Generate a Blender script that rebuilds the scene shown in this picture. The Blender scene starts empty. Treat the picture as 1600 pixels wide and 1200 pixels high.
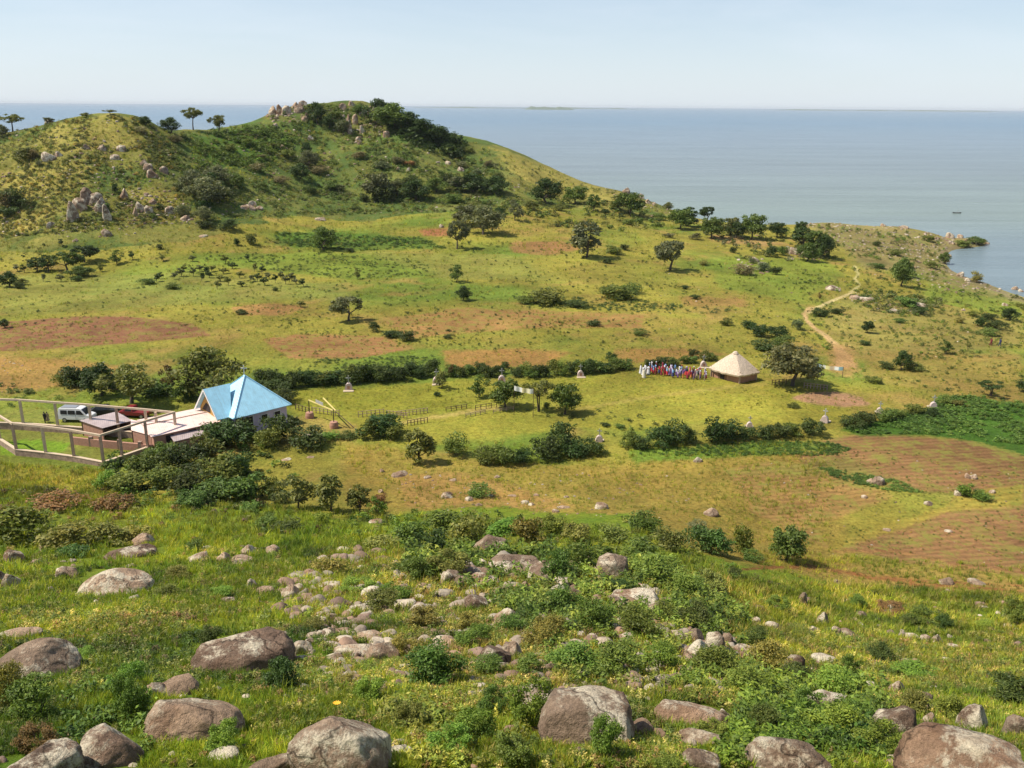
import bpy, bmesh, math, random
import numpy as np
from mathutils import Vector, Matrix
rng = np.random.default_rng(7)
random.seed(7)
R = math.radians
scene = bpy.context.scene
COL = scene.collection
# ------------------------------------------------------------------ camera
F = 1400.0                    # focal length in pixels of a 1600 px wide frame
CAMZ = 51.0
PITCH = math.atan(434.0/F)
ROLL = math.atan(12.0/1600.0)
_rot = (Matrix.Rotation(math.pi/2-PITCH, 3, 'X') @ Matrix.Rotation(ROLL, 3, 'Z'))
RM = np.array(_rot)
CAM = np.array([0.0, 0.0, CAMZ])
cam_d = bpy.data.cameras.new('camera'); cam = bpy.data.objects.new('camera', cam_d); COL.objects.link(cam)
cam.matrix_world = Matrix.Translation((0, 0, CAMZ)) @ _rot.to_4x4()
cam_d.sensor_width = 36; cam_d.lens = 36*F/1600.0
cam_d.clip_start = 0.1; cam_d.clip_end = 120000
scene.camera = cam

def rays(px, py):
    px = np.atleast_1d(np.asarray(px, float)); py = np.atleast_1d(np.asarray(py, float))
    v = np.stack([(px-800)/F, (600-py)/F, -np.ones_like(px)], 1)
    return v @ RM.T
def project(P):
    q = (np.atleast_2d(P)-CAM) @ RM
    return 800+F*q[:, 0]/-q[:, 2], 600-F*q[:, 1]/-q[:, 2], -q[:, 2]

# ------------------------------------------------------------------ noise
def _hash(i, j, s):
    h = (i.astype(np.int64)*374761393 + j.astype(np.int64)*668265263 + s*1274126177) & 0xffffffff
    h = ((h ^ (h >> 13))*1274126177) & 0xffffffff
    return ((h ^ (h >> 16)) & 0xffff)/65535.0
def vnoise(x, y, s=0):
    xi = np.floor(x); yi = np.floor(y); fx = x-xi; fy = y-yi
    fx = fx*fx*(3-2*fx); fy = fy*fy*(3-2*fy)
    a = _hash(xi, yi, s); b = _hash(xi+1, yi, s); c = _hash(xi, yi+1, s); d = _hash(xi+1, yi+1, s)
    return (a*(1-fx)+b*fx)*(1-fy)+(c*(1-fx)+d*fx)*fy
def fbm(x, y, o=4, s=0, g=0.5):
    t = np.zeros_like(x); a = 1.0; n = 0
    for k in range(o):
        t += a*(vnoise(x*2**k+k*17.3, y*2**k-k*9.1, s+k)-0.5); n += a; a *= g
    return t/n*2      # about -1..1

# ------------------------------------------------------------------ terrain
CP = []
def cz(px, py, z):        # point seen at a pixel, height known
    r = rays(px, py)[0]; t = (z-CAMZ)/r[2]; CP.append(tuple(CAM+r*t))
def cy(px, py, y):        # point seen at a pixel, distance known
    r = rays(px, py)[0]; t = y/r[1]; CP.append(tuple(CAM+r*t))
def cw(px, y, z):         # bearing, distance and height known
    CP.append((y*(px-800)/1465.0, y, z))
LEFT = [(1300,10),(1200,14.5),(1150,17),(1100,20),(1050,25),(1000,31),(950,40),(900,52),(850,68),(805,83)]
RIGHT = [(1300,10.5),(1200,15),(1150,19),(1100,26),(1050,36),(1000,48),(950,62),(900,74.5)]
for px in (-350, 0, 250, 500, 750, 1000):
    for py, y in LEFT: cy(px, py, y)
for px in (1380, 1600, 1950):
    for py, y in RIGHT: cy(px, py, y)
for py, yl in LEFT[:8]:
    yr = dict(RIGHT)[py]; cy(1190, py, 0.5*yl+0.5*yr)
cz(1190, 850, 9.6)
for px in (-800, 800, 2400):
    CP.append(((px-800)/1465*5, 5, 46)); CP.append(((px-800)/1465*2, 2, 48.6)); CP.append(((px-800)/1465*1, 1, 49.2))
# the plain
for px in (-350, 0, 200, 400, 600, 800, 1000, 1200, 1400, 1600, 1950):
    for py in (760, 700, 650, 600, 550):
        z = 8.0
        if px >= 1400: z = 8.0 - (700-py)/150*1.2
        if px <= 200 and py > 740: z = 8.6
        cz(px, py, z)
    if px >= 1200: cz(px, 820, 8.2)
for px in (-350, 0, 200, 400, 600, 800, 1000):
    cz(px, 500, 8.3); cz(px, 450, 8.6)
for px, py, z in [(1200,500,7.2),(1200,450,6.6),(1200,410,6),(1300,500,6.3),(1300,440,5.2),(1330,400,4.6),(1400,500,5.2),(1400,440,3.8),
                  (1500,500,3.2),(1500,460,2.0),(1600,520,2.6),(1600,490,1.2),(1420,400,3.2),(1450,380,2.2),
                  (1480,374,1.2),(1520,377,.9),(1541,379,0),(1505,386,0.2),(1487,392,0),(1478,404,0),(1480,418,0),(1510,433,0),(1545,444,0),(1575,456,0),(1600,464,0),(1700,495,0),(1850,530,0),
                  (1950,560,0),(1600,425,-3),(1540,405,-2),(1700,440,-4),(1850,470,-4),(1950,500,-4),(2050,500,-4),(1580,380,-3),(1000,400,8),(1100,420,7)]:
    cz(px, py, z)
# left hill
for px, dd in ((-350, 0), (0, 0), (180, 0), (260, 8)):
    for py, y in ((400,255),(350,275),(300,295),(250,315)): cy(px, py, y+dd*(py < 380))
cy(-350, 250, 340); cy(0, 234, 328); cy(60, 207, 334); cy(120, 187, 340); cy(180, 183, 342); cy(225, 186, 350); cy(255, 203, 362)
for px in (-350, 0, 60, 120, 180, 225): cw(px, 385, 36); cw(px, 440, 10); cw(px, 500, -5)
# saddle
cy(300, 204, 380); cy(340, 202, 392); cy(380, 197, 402); cy(330, 250, 343); cy(330, 300, 312); cy(330, 350, 284); cy(330, 400, 257)
cw(300, 430, 33); cw(300, 520, 8); cw(350, 450, 32); cw(350, 540, 8); cw(395, 470, 34); cw(395, 560, 8)
# main hill
for px, f_ in ((420, .45), (500, .9), (570, 1), (640, 1)):
    for py, y in ((400,262),(345,286+34*f_),(300,314+46*f_),(250,345+49*f_),(212,385+32*f_)): cy(px, py, y)
cy(415, 185, 418); cy(445, 175, 430); cy(470, 165, 438); cy(530, 160, 447); cy(575, 161, 450); cy(610, 172, 452); cy(650, 190, 455); cy(700, 207, 460)
for px in (720, 800):
    cy(px, 400, 262); cy(px, 345, 318); cy(px, 300, 365)
cy(720, 250, 410); cy(760, 222, 465); cy(800, 237, 466); cy(850, 258, 460); cy(890, 275, 452)
for px in (870, 930): cy(px, 400, 264); cy(px, 345, 325)
cy(870, 300, 395); cy(930, 291, 440); cy(985, 304, 432); cy(1040, 325, 420); cy(1010, 345, 350); cy(1010, 370, 300)
cy(1080, 340, 405); cy(1130, 348, 392); cy(1200, 352, 385); cy(1290, 349, 385); cy(1400, 354, 378); cy(1450, 362, 372); cy(1475, 371, 368)
cy(1120, 380, 300); cy(1250, 380, 310); cy(1350, 370, 330)
for px, y1, z1, y2 in ((420,480,36,560),(500,500,38,600),(570,510,40,620),(640,510,30,610),(700,505,24,600),(800,505,14,570),(870,495,8,550),(930,480,4,530),(1040,455,-2,500),(1130,420,-2,470),(1200,412,-2,460),(1290,410,-2,455),(1400,403,-2,450),(1475,392,-2,440)):
    cw(px, y1, z1); cw(px, y2, -5)
for px in (-500, 0, 400, 800, 1200, 1600, 2100): cw(px, 700, -8); cw(px, 1000, -10)
CP = np.array(CP)
def _uv(x, y):
    return np.arctan2(x, y)*2.6, np.log(np.maximum(np.hypot(x, y), 0.8))
cu, cv = _uv(CP[:, 0], CP[:, 1])
def _phi(r2): return 0.5*r2*np.log(r2+1e-9)
n = len(CP)
A = np.zeros((n+3, n+3)); A[:n, :n] = _phi((cu[:, None]-cu)**2+(cv[:, None]-cv)**2) + np.eye(n)*1e-5
A[:n, n] = 1; A[:n, n+1] = cu; A[:n, n+2] = cv; A[n:, :n] = A[:n, n:].T
W = np.linalg.solve(A, np.concatenate([CP[:, 2], [0, 0, 0]]))
def rbf(x, y):
    u, v = _uv(x, y); out = np.empty_like(u)
    for k in range(0, len(u), 20000):
        uu = u[k:k+20000]; vv = v[k:k+20000]
        out[k:k+20000] = _phi((uu[:, None]-cu)**2+(vv[:, None]-cv)**2) @ W[:n] + W[n] + W[n+1]*uu + W[n+2]*vv
    return out
NA = 860
AZ = np.radians(np.linspace(-44, 44, NA))
RD = np.concatenate([np.geomspace(1.2, 50, 240, endpoint=False), np.arange(50, 500, 0.8), np.arange(500, 1000, 12.5)])
NR = len(RD)
# the smooth shape on a coarse grid, then detail on the fine one
az_c = np.radians(np.linspace(-44, 44, 130)); ir = np.linspace(0, NR-1, 260); rd_c = np.interp(ir, np.arange(NR), RD)
gx = rd_c[:, None]*np.sin(az_c); gy = rd_c[:, None]*np.cos(az_c)
Hc = rbf(gx.ravel(), gy.ravel()).reshape(gx.shape)
tmp = np.empty((260, NA))
for i in range(260): tmp[i] = np.interp(AZ, az_c, Hc[i])
H = np.empty((NR, NA))
for j in range(NA): H[:, j] = np.interp(np.arange(NR), ir, tmp[:, j])
GX = RD[:, None]*np.sin(AZ); GY = RD[:, None]*np.cos(AZ)
slope = np.clip((H-8.5)/10, 0, 1)
near = np.clip((90-RD[:, None])/30, 0, 1)
H = H + fbm(GX/6, GY/6, 4, 3)*0.30*near*slope*np.clip(RD[:, None]/20, .3, 1) + fbm(GX/1.3, GY/1.3, 3, 5)*0.07*near
hill = np.clip((H-12)/15, 0, 1)*(1-near)
H = H + (fbm(GX/22, GY/22, 5, 11)*1.5)*hill + fbm(GX/14, GY/14, 4, 21)*0.16*(1-near)*(1-hill)
H = H + np.clip(H, 0, 2)/2*np.clip((3.2-H), 0, 1)*fbm(GX/5, GY/5, 3, 31)*0.5*(1-near)
def height(x, y):
    x = np.atleast_1d(np.asarray(x, float)); y = np.atleast_1d(np.asarray(y, float))
    a = (np.arctan2(x, y)-AZ[0])/(AZ[1]-AZ[0]); a = np.clip(a, 0, NA-1.001)
    r = np.interp(np.hypot(x, y), RD, np.arange(NR)); r = np.clip(r, 0, NR-1.001)
    i = r.astype(int); j = a.astype(int); fr = r-i; fa = a-j
    return (H[i, j]*(1-fa)+H[i, j+1]*fa)*(1-fr)+(H[i+1, j]*(1-fa)+H[i+1, j+1]*fa)*fr
def ground_at(px, py):
    """first ground point seen through pixels (N,3); z of water is 0; NaN where nothing is hit"""
    px = np.atleast_1d(np.asarray(px, float)); py = np.atleast_1d(np.asarray(py, float))
    out = np.full((len(px), 3), np.nan)
    for k in range(0, len(px), 4000):
        r = rays(px[k:k+4000], py[k:k+4000]); hl = np.hypot(r[:, 0], r[:, 1])
        a = np.clip((np.arctan2(r[:, 0], r[:, 1])-AZ[0])/(AZ[1]-AZ[0]), 0, NA-1.001); j = a.astype(int); fa = a-j
        hh = H[:, j]*(1-fa)+H[:, j+1]*fa                       # NR x m
        zz = CAMZ + RD[:, None]*(r[:, 2]/hl)
        below = zz < hh; first = np.argmax(below, 0); ok = below.any(0) & (first > 0)
        i1 = np.maximum(first, 1); m = np.arange(len(hl)); d0 = (zz-hh)[i1-1, m]; d1 = (zz-hh)[i1, m]
        f = d0/(d0-d1+1e-12); d = RD[i1-1]+(RD[i1]-RD[i1-1])*f
        P = np.stack([d*r[:, 0]/hl, d*r[:, 1]/hl, CAMZ+d*r[:, 2]/hl], 1)
        P[~ok] = np.nan; out[k:k+4000] = P
    return out
def G(px, py):
    p = ground_at(px, py)[0]
    if not np.isfinite(p[0]):
        for dy in range(1, 40):
            p = ground_at(px, py+dy)[0]
            if np.isfinite(p[0]): break
    return p
def U(px, py, z):                       # point seen at a pixel on the level z
    r = rays(px, py)[0]; return CAM+r*((z-CAMZ)/r[2])
def hgt(P, py):                         # height above P whose top is seen at row py
    lo, hi = 0, 60
    for _ in range(40):
        m = (lo+hi)/2
        if project(np.array(P)+[0, 0, m])[1][0] > py: lo = m
        else: hi = m
    return lo

# ------------------------------------------------------------------ tagging, materials
def tag(o, label=None, cat=None, group=None, kind=None):
    if label: o['label'] = label
    if cat: o['category'] = cat
    if group: o['group'] = group
    if kind: o['kind'] = kind
    return o
def empty(name, loc, rz=0.0):
    o = bpy.data.objects.new(name, None); COL.objects.link(o); o.location = tuple(loc); o.rotation_euler = (0, 0, rz)
    o.empty_display_size = 0.3; return o
def link(name, me, parent=None, loc=None):
    o = bpy.data.objects.new(name, me); COL.objects.link(o)
    if parent: o.parent = parent
    if loc is not None: o.location = tuple(loc)
    return o
def np_mesh(name, V, Fq, col=None, smooth=False, mat=None):
    """V (n,3), Fq (m,k) equal sized faces"""
    me = bpy.data.meshes.new(name); V = np.asarray(V, np.float32); Fq = np.asarray(Fq, np.int32); m, k = Fq.shape
    me.vertices.add(len(V)); me.vertices.foreach_set('co', V.ravel())
    me.loops.add(m*k); me.loops.foreach_set('vertex_index', Fq.ravel())
    me.polygons.add(m); me.polygons.foreach_set('loop_start', np.arange(0, m*k, k, dtype=np.int32))
    me.polygons.foreach_set('loop_total', np.full(m, k, np.int32))
    if smooth: me.polygons.foreach_set('use_smooth', np.ones(m, bool))
    if col is not None:
        ca = me.color_attributes.new('Col', 'FLOAT_COLOR', 'POINT')
        c4 = np.ones((len(V), 4), np.float32); c4[:, :col.shape[1]] = col; ca.data.foreach_set('color', c4.ravel())
    me.update(calc_edges=True)
    if mat: me.materials.append(mat)
    return me
def lin(r, g, b):
    f = lambda c: (c/255/12.92) if c <= 10 else ((c/255+0.055)/1.055)**2.4
    return np.array([f(r), f(g), f(b)])
def nodes(name):
    m = bpy.data.materials.new(name); m.use_nodes = True; nt = m.node_tree; nt.nodes.clear()
    out = nt.nodes.new('ShaderNodeOutputMaterial'); b = nt.nodes.new('ShaderNodeBsdfPrincipled')
    nt.links.new(b.outputs[0], out.inputs[0]); return m, nt, b, out
def noise(nt, scale, detail=4, rough=0.6, vec=None, dist=0.0):
    t = nt.nodes.new('ShaderNodeTexNoise'); t.inputs['Scale'].default_value = scale; t.inputs['Detail'].default_value = detail
    t.inputs['Roughness'].default_value = rough; t.inputs['Distortion'].default_value = dist
    if vec is not None: nt.links.new(vec, t.inputs['Vector'])
    return t.outputs[0]
def ramp(nt, src, stops):
    r = nt.nodes.new('ShaderNodeValToRGB'); e = r.color_ramp.elements
    while len(e) < len(stops): e.new(0.5)
    for i, (p, c) in enumerate(stops):
        e[i].position = p; e[i].color = (c, c, c, 1) if not hasattr(c, '__len__') else (*c, 1)
    nt.links.new(src, r.inputs[0]); return r.outputs[0]
def mixc(nt, fac, a, b, mode='MIX'):
    m = nt.nodes.new('ShaderNodeMix'); m.data_type = 'RGBA'; m.blend_type = mode
    for s, v in ((m.inputs[0], fac), (m.inputs[6], a), (m.inputs[7], b)):
        if isinstance(v, (int, float)): s.default_value = v if s.type == 'VALUE' else (v, v, v, 1)
        elif isinstance(v, (tuple, list, np.ndarray)): s.default_value = (*v[:3], 1)
        else: nt.links.new(v, s)
    return m.outputs[2]
def bump(nt, h, strength, dist, b):
    n_ = nt.nodes.new('ShaderNodeBump'); n_.inputs['Strength'].default_value = strength; n_.inputs['Distance'].default_value = dist
    nt.links.new(h, n_.inputs['Height']); nt.links.new(n_.outputs[0], b.inputs['Normal'])
def pos(nt):
    g = nt.nodes.new('ShaderNodeNewGeometry'); return g.outputs['Position']
def plain(name, c, rough=0.8, var=0.25, scale=3.0, bmp=0.2, metal=0.0):
    m, nt, b, _ = nodes(name); p = pos(nt)
    f = ramp(nt, noise(nt, scale, 6, 0.65, p), [(0.3, 1-var), (0.7, 1+var*0.5)])
    nt.links.new(mixc(nt, 1.0, tuple(c), f, 'MULTIPLY'), b.inputs['Base Color'])
    b.inputs['Roughness'].default_value = rough; b.inputs['Metallic'].default_value = metal
    if bmp: bump(nt, noise(nt, scale*4, 4, 0.6, p), bmp, 0.02, b)
    return m
# ------------------------------------------------------------------ ground colours
def inpoly(px, py, poly, fuzz=0.0, nx=None, ny=None, sc=8.0, seed=50):
    x = px; y = py
    poly = np.array(poly, float)
    m = np.zeros(px.shape, bool)
    bb = (x > poly[:, 0].min()-12-fuzz) & (x < poly[:, 0].max()+12+fuzz) & (y > poly[:, 1].min()-12-fuzz) & (y < poly[:, 1].max()+12+fuzz)
    idx = np.nonzero(bb)[0]
    if len(idx) == 0: return m
    xx = x[idx].copy(); yy = y[idx].copy()
    if fuzz:
        xx += fuzz*1.6*fbm(nx[idx]/sc, ny[idx]/sc, 4, seed); yy += fuzz*0.7*fbm(nx[idx]/sc, ny[idx]/sc, 4, seed+9)
    c = np.zeros(len(idx), bool); k = len(poly)
    for i in range(k):
        x1, y1 = poly[i]; x2, y2 = poly[(i+1) % k]
        if y1 == y2: continue
        t = ((y1 > yy) != (y2 > yy)) & (xx < (x2-x1)*(yy-y1)/(y2-y1)+x1); c ^= t
    m[idx] = c; return m
def strip(pts, w):
    """polygon round a polyline given as (x, y, halfwidth y)"""
    a = [(x, y-h) for x, y, h in pts]; b = [(x, y+h) for x, y, h in pts[::-1]]; return a+b
VX = GX.ravel(); VY = GY.ravel(); VZ = H.ravel()
ppx, ppy, ppd = project(np.stack([VX, VY, VZ], 1))
ppx = np.where(ppd > 0.5, ppx, -9999); ppy = np.where(ppd > 0.5, ppy, 9999)
C_GRASS = lin(160,148,64); C_DRY = lin(180,148,82); C_LUSH = lin(122,138,54); C_GREEN = lin(86,120,44); C_SOIL = lin(176,112,78)
C_TAN = lin(190,140,88); C_FORE = lin(132,148,48); C_HILL = lin(142,136,68); C_SCRUB = lin(96,112,54); C_ROCKY = lin(160,142,92); C_PATH = lin(206,172,112)
C_YEL = lin(176,158,82)
n1 = fbm(VX/30, VY/30, 5, 100); n2 = fbm(VX/9, VY/9, 5, 120); n3 = fbm(VX/2.5, VY/2.5, 4, 140)
def S(v, a, b):
    t = np.clip((v-a)/(b-a), 0, 1); return (t*t*(3-2*t))[:, None]
col = np.tile(C_GRASS, (len(VX), 1))
col = col*(1-S(n1, -.1, .5)) + C_LUSH*S(n1, -.1, .5)
col = col*(1-S(-n2, 0.1, .6)*.8) + C_DRY*S(-n2, 0.1, .6)*.8
fz = np.zeros(len(VX), int)      # 0 ground 1 footpath 2 ploughed_field 3 hill 4 hillside
HILL = [(-900,395),(0,395),(120,390),(250,385),(330,360),(420,335),(560,335),(680,330),(800,320),(900,325),(1000,335),(1080,345),(1100,100),(-900,100)]
FORE = [(-900,755),(0,765),(150,780),(300,790),(420,798),(560,815),(640,800),(740,790),(850,800),(1000,808),(1060,850),(1150,880),(1280,905),(1400,925),(1500,940),(1600,955),(2400,960),(3000,9998),(-2500,9998)]
PATHS = []
def zone(poly, c, fuzz=6, sc=8, fi=None, mix=1.0, seed=50):
    if fi == 1: PATHS.append(poly)
    m = inpoly(ppx, ppy, poly, fuzz, VX, VY, sc, seed)
    w_ = m*0.34
    for k_ in range(1, 4):
        w_ = w_+0.22*inpoly(ppx, ppy, poly, fuzz*(1+k_*.8), VX, VY, sc*(1, .45, 1.6, .2)[k_], seed+k_*13)
    w_ = (w_*mix)[:, None]
    col[:] = col*(1-w_)+np.asarray(c)*w_
    if fi is not None: fz[m] = fi
    return m
mh = zone(HILL, C_HILL, 20, 18, 3)
t = S(n2, -.25, .35); col[mh] = (C_HILL*(1-t)+C_SCRUB*t)[mh]
t = S(n1+0.5*n3, .15, .6)*.75; col[mh] = (col*(1-t)+C_YEL*t)[mh]
# greener, scrubby flank of the main hill
m = zone([(235,210),(300,203),(400,195),(470,160),(600,160),(700,205),(760,225),(800,290),(760,335),(560,340),(330,345),(250,290)], C_SCRUB, 26, 18, 3, 0.0)
t = S(n2+n3*.5, -.5, .4); col[m] = (lin(130,130,66)*(1-t)+lin(92,110,54)*t)[m]
m = zone([(300,215),(420,195),(470,215),(420,260),(310,260)], lin(96,128,48), 10, 10, 3, .7)
for P in ([(60,205),(180,175),(240,200),(250,225),(150,240),(60,235)], [(0,290),(70,262),(120,250),(150,265),(110,300),(0,330)], [(760,225),(930,285),(1040,325),(960,322),(850,300),(800,270)], [(20,345),(90,320),(80,350),(20,375)], [(180,290),(260,300),(290,330),(220,320)]):
    m = zone(P, C_YEL, 10, 10, 3, .75)
# fields and soils of the plain
G2 = lambda r, g, b: lin(r, g, b)
zone([(-300,500),(0,503),(130,494),(200,494),(300,506),(330,524),(200,536),(80,545),(0,548),(-300,560)], lin(152,104,76), 1.5, 8, 2)
zone([(360,480),(420,474),(480,480),(440,492),(370,492)], C_TAN, 3, 6, None, .8)
zone([(410,530),(470,522),(600,525),(650,545),(560,560),(450,560)], lin(170,116,80), 2.5, 6, 2, .85)
zone([(0,560),(120,562),(220,578),(60,610),(-200,615)], lin(190,140,84), 6, 5, None, .7)
zone([(600,500),(720,480),(830,485),(1010,492),(1000,512),(860,512),(720,520),(640,530)], lin(174,122,80), 3.5, 6, 2, .75)
zone([(690,548),(800,545),(890,550),(850,575),(700,575)], lin(186,128,80), 5, 6, None, .7)
zone([(960,545),(1060,545),(1140,552),(1060,566),(960,566)], lin(184,134,80), 4, 6, None, .7)
zone([(800,378),(880,376),(910,390),(860,398),(800,394)], lin(178,124,84), 4, 5, None, .75)
zone([(655,358),(700,356),(702,368),(660,368)], lin(186,120,84), 3, 5, None, .9)
zone([(1060,462),(1160,466),(1170,480),(1070,478)], lin(180,128,84), 4, 5, None, .6)
zone([(1110,366),(1160,372),(1230,380),(1190,386),(1110,376)], lin(190,146,100), 4, 5, None, .7)
zone([(430,362),(560,364),(660,372),(700,388),(560,392),(430,384)], C_GREEN, 5, 6, None, .75)
zone([(300,395),(560,395),(640,400),(700,432),(560,438),(420,425),(300,410)], lin(130,146,56), 4, 6, None, .8)
zone([(560,392),(800,398),(900,440),(700,436)], lin(150,148,70), 4, 6, None, .8)
zone([(0,430),(300,428),(540,445),(560,470),(360,470),(200,482),(0,492)], lin(150,148,72), 6, 9, None, .7)
zone([(820,400),(1000,405),(1150,440),(1000,455),(850,440)], lin(164,152,66), 6, 9, None, .6)
zone([(1100,395),(1290,405),(1320,430),(1250,470),(1120,450)], lin(132,148,56), 6, 9, None, .7)
zone([(1290,500),(1420,470),(1600,500),(1600,540),(1400,560),(1320,560)], lin(166,146,80), 6, 9, None, .7)
zone([(1450,440),(1560,450),(1600,470),(1600,500),(1440,470)], lin(128,146,56), 6, 9, None, .7)
zone([(1350,545),(1600,560),(1600,640),(1450,610),(1350,590)], lin(176,146,78), 6, 9, None, .7)
# compound lawn and clearing
zone([(400,612),(560,608),(700,596),(900,585),(1000,580),(1110,590),(1320,600),(1330,650),(1260,665),(1100,660),(1000,672),(900,670),(720,690),(640,700),(500,665)], lin(166,156,62), 6, 9, None, .8)
zone([(420,612),(690,600),(720,640),(560,650),(440,640)], lin(156,152,56), 6, 9, None, .7)
zone([(1236,622),(1262,613),(1310,612),(1345,620),(1362,632),(1320,636),(1262,630)], lin(196,150,112), 2, 4, None, 1)
zone([(420,655),(470,650),(560,665),(560,690),(440,700)], lin(190,158,92), 5, 5, None, .6)
zone([(0,640),(160,640),(180,690),(150,725),(0,700)], lin(150,148,70), 5, 7, None, .8)
zone([(-300,715),(160,735),(300,790),(150,780),(0,765),(-300,760)], lin(164,150,58), 6, 5, None, .8)
zone([(0,690),(60,686),(110,692),(100,706),(0,712)], lin(138,170,50), 3, 5, None, .9)
# open dry field in front and the red fields on the right
zone([(540,690),(700,712),(900,730),(1100,715),(1300,700),(1330,900),(1150,880),(1040,850),(1000,808),(850,800),(740,790),(640,800),(540,790)], lin(176,148,72), 8, 6, None, .8)
zone([(620,745),(720,738),(800,760),(900,790),(840,800),(640,798)], lin(186,142,84), 6, 4, None, .7)
zone([(1130,735),(1190,722),(1270,728),(1330,745),(1400,775),(1330,800),(1270,820),(1300,860),(1180,800),(1160,760)], lin(176,132,82), 6, 6, 2, .8)
zone([(1230,700),(1330,680),(1420,680),(1520,690),(1600,712),(2200,730),(2200,930),(1600,900),(1420,880),(1310,858),(1330,840),(1480,795),(1500,770),(1400,765),(1340,745),(1250,725)], lin(158,112,78), 3, 6, 2, .9)
zone([(1500,770),(1600,757),(1600,790),(1480,800),(1400,830),(1300,862),(1290,845),(1400,815),(1480,790)], lin(172,152,66), 4, 5, None, .9)
zone([(1130,735),(1330,715),(1440,770),(1400,768),(1330,750)], lin(110,138,50), 9, 4, None, .35)
zone([(1160,890),(1300,880),(1480,890),(1600,905),(2200,930),(2200,965),(1600,955),(1400,930),(1250,905)], lin(186,152,82), 5, 6, None, .8)
zone([(980,700),(1300,690),(1310,705),(1120,716),(990,722)], lin(108,140,50), 4, 5, None, .8)
# low bean field
BEANS = [(1310,672),(1380,655),(1450,640),(1470,618),(1600,630),(2100,650),(2100,740),(1600,712),(1520,690),(1440,680),(1350,682)]
zone(BEANS, lin(80,118,42), 3, 4, None, .95)
# peninsula
PEN = [(1240,345),(1400,350),(1480,370),(1545,378),(1480,395),(1475,410),(1540,440),(1600,470),(1500,455),(1420,420),(1350,420),(1330,400),(1290,370)]
m = zone(PEN, C_ROCKY, 8, 8, None, .85); t = S(n2+n3, .1, .7)*.6; col[m] = (col*(1-t)+lin(124,132,60)*t)[m]
zone([(1430,470),(1370,455),(1300,462),(1260,495),(1330,510),(1440,480)], lin(168,150,84), 6, 6, None, .5)
# foreground slope
mf = zone(FORE, C_FORE, 10, 4, 4)
t = S(n2+n3*.6, .0, .7); col[mf] = (C_FORE*(1-t)+lin(108,132,42)*t)[mf]
t = S(-n2+n3*.5, .25, .8)*.6; col[mf] = (col*(1-t)+lin(172,156,66)*t)[mf]
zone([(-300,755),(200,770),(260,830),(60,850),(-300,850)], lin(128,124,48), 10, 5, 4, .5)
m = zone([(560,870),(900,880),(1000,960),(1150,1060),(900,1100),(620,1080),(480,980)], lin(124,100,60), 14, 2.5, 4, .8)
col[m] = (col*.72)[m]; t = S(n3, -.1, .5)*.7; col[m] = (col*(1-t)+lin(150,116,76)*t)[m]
zone([(1130,900),(1230,980),(1330,1050),(1300,1060),(1180,990),(1130,930)], lin(186,170,80), 6, 3, 4, .6)
zone([(960,1140),(1060,1130),(1060,1180),(980,1185)], lin(196,168,90), 6, 2, 4, .8)
# worn tracks and footpaths
def path(pts, c=C_PATH, fuzz=0.8, mix=1.0):
    return zone(strip(pts, 0), c, fuzz, 3, 1, mix)
PATHCOL = [(1337,418,1342,418),]
def vpath(pts, c=C_PATH, mix=1.0):      # (x, y, halfwidth x) for paths that climb the picture
    a = [(x-h, y) for x, y, h in pts]; b = [(x+h, y) for x, y, h in pts[::-1]]
    return zone(a+b, c, 0.8, 3, 1, mix)
vpath([(1335,415,2.5),(1341,428,2),(1336,436,2.5),(1343,446,2),(1330,456,4)], lin(214,196,130))
path([(1262,488,3),(1275,482,3),(1300,470,2.4),(1326,460,2.2),(1335,455,2.2)], lin(216,192,132))
vpath([(1268,480,7),(1257,490,4),(1260,500,3.5),(1272,512,4),(1290,524,5),(1303,536,7),(1313,548,9),(1320,562,13),(1322,575,18)], lin(210,172,118))
zone([(1296,540),(1330,540),(1345,575),(1330,592),(1290,580)], lin(198,150,96), 8, 4, None, .7)
path([(600,668,2),(640,658,2.5),(700,649,3),(760,638,3),(800,635,2.5)], lin(196,172,96), 1.2, .85)
path([(900,640,2.5),(960,630,2.5),(1020,620,2.5),(1080,612,2.5),(1150,603,3),(1200,600,2)], lin(184,164,82), 1.2, .8)
path([(1160,890,1.5),(1260,884,1.5),(1340,900,1.8),(1440,914,2),(1600,924,2),(1800,935,2)], lin(168,108,66), 1.5, .9)
path([(1180,884,1.2),(1300,890,1.2),(1400,905,1.4),(1600,916,1.4)], lin(176,116,72), 1.5, .9)
path([(1300,862,2),(1400,862,2),(1480,880,1.5),(1600,898,1.5)], lin(190,140,84), 1.5, .6)
# shore band: damp rock and sand
sh = S(-np.abs(VZ-0.3), -0.5, -0.1)*(ppx > 900)[:, None]; col = col*(1-sh*.6)+lin(150,130,104)*sh*.6
n4 = fbm(VX/16, VY/16, 6, 160, .65); col *= np.clip(1+0.22*n3+0.16*n2+0.5*n4*(fz != 4), .4, 1.5)[:, None]
col = np.clip(col, 0.01, 0.9)*0.78; col[fz != 4] *= np.array([.93, .97, .98])

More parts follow.
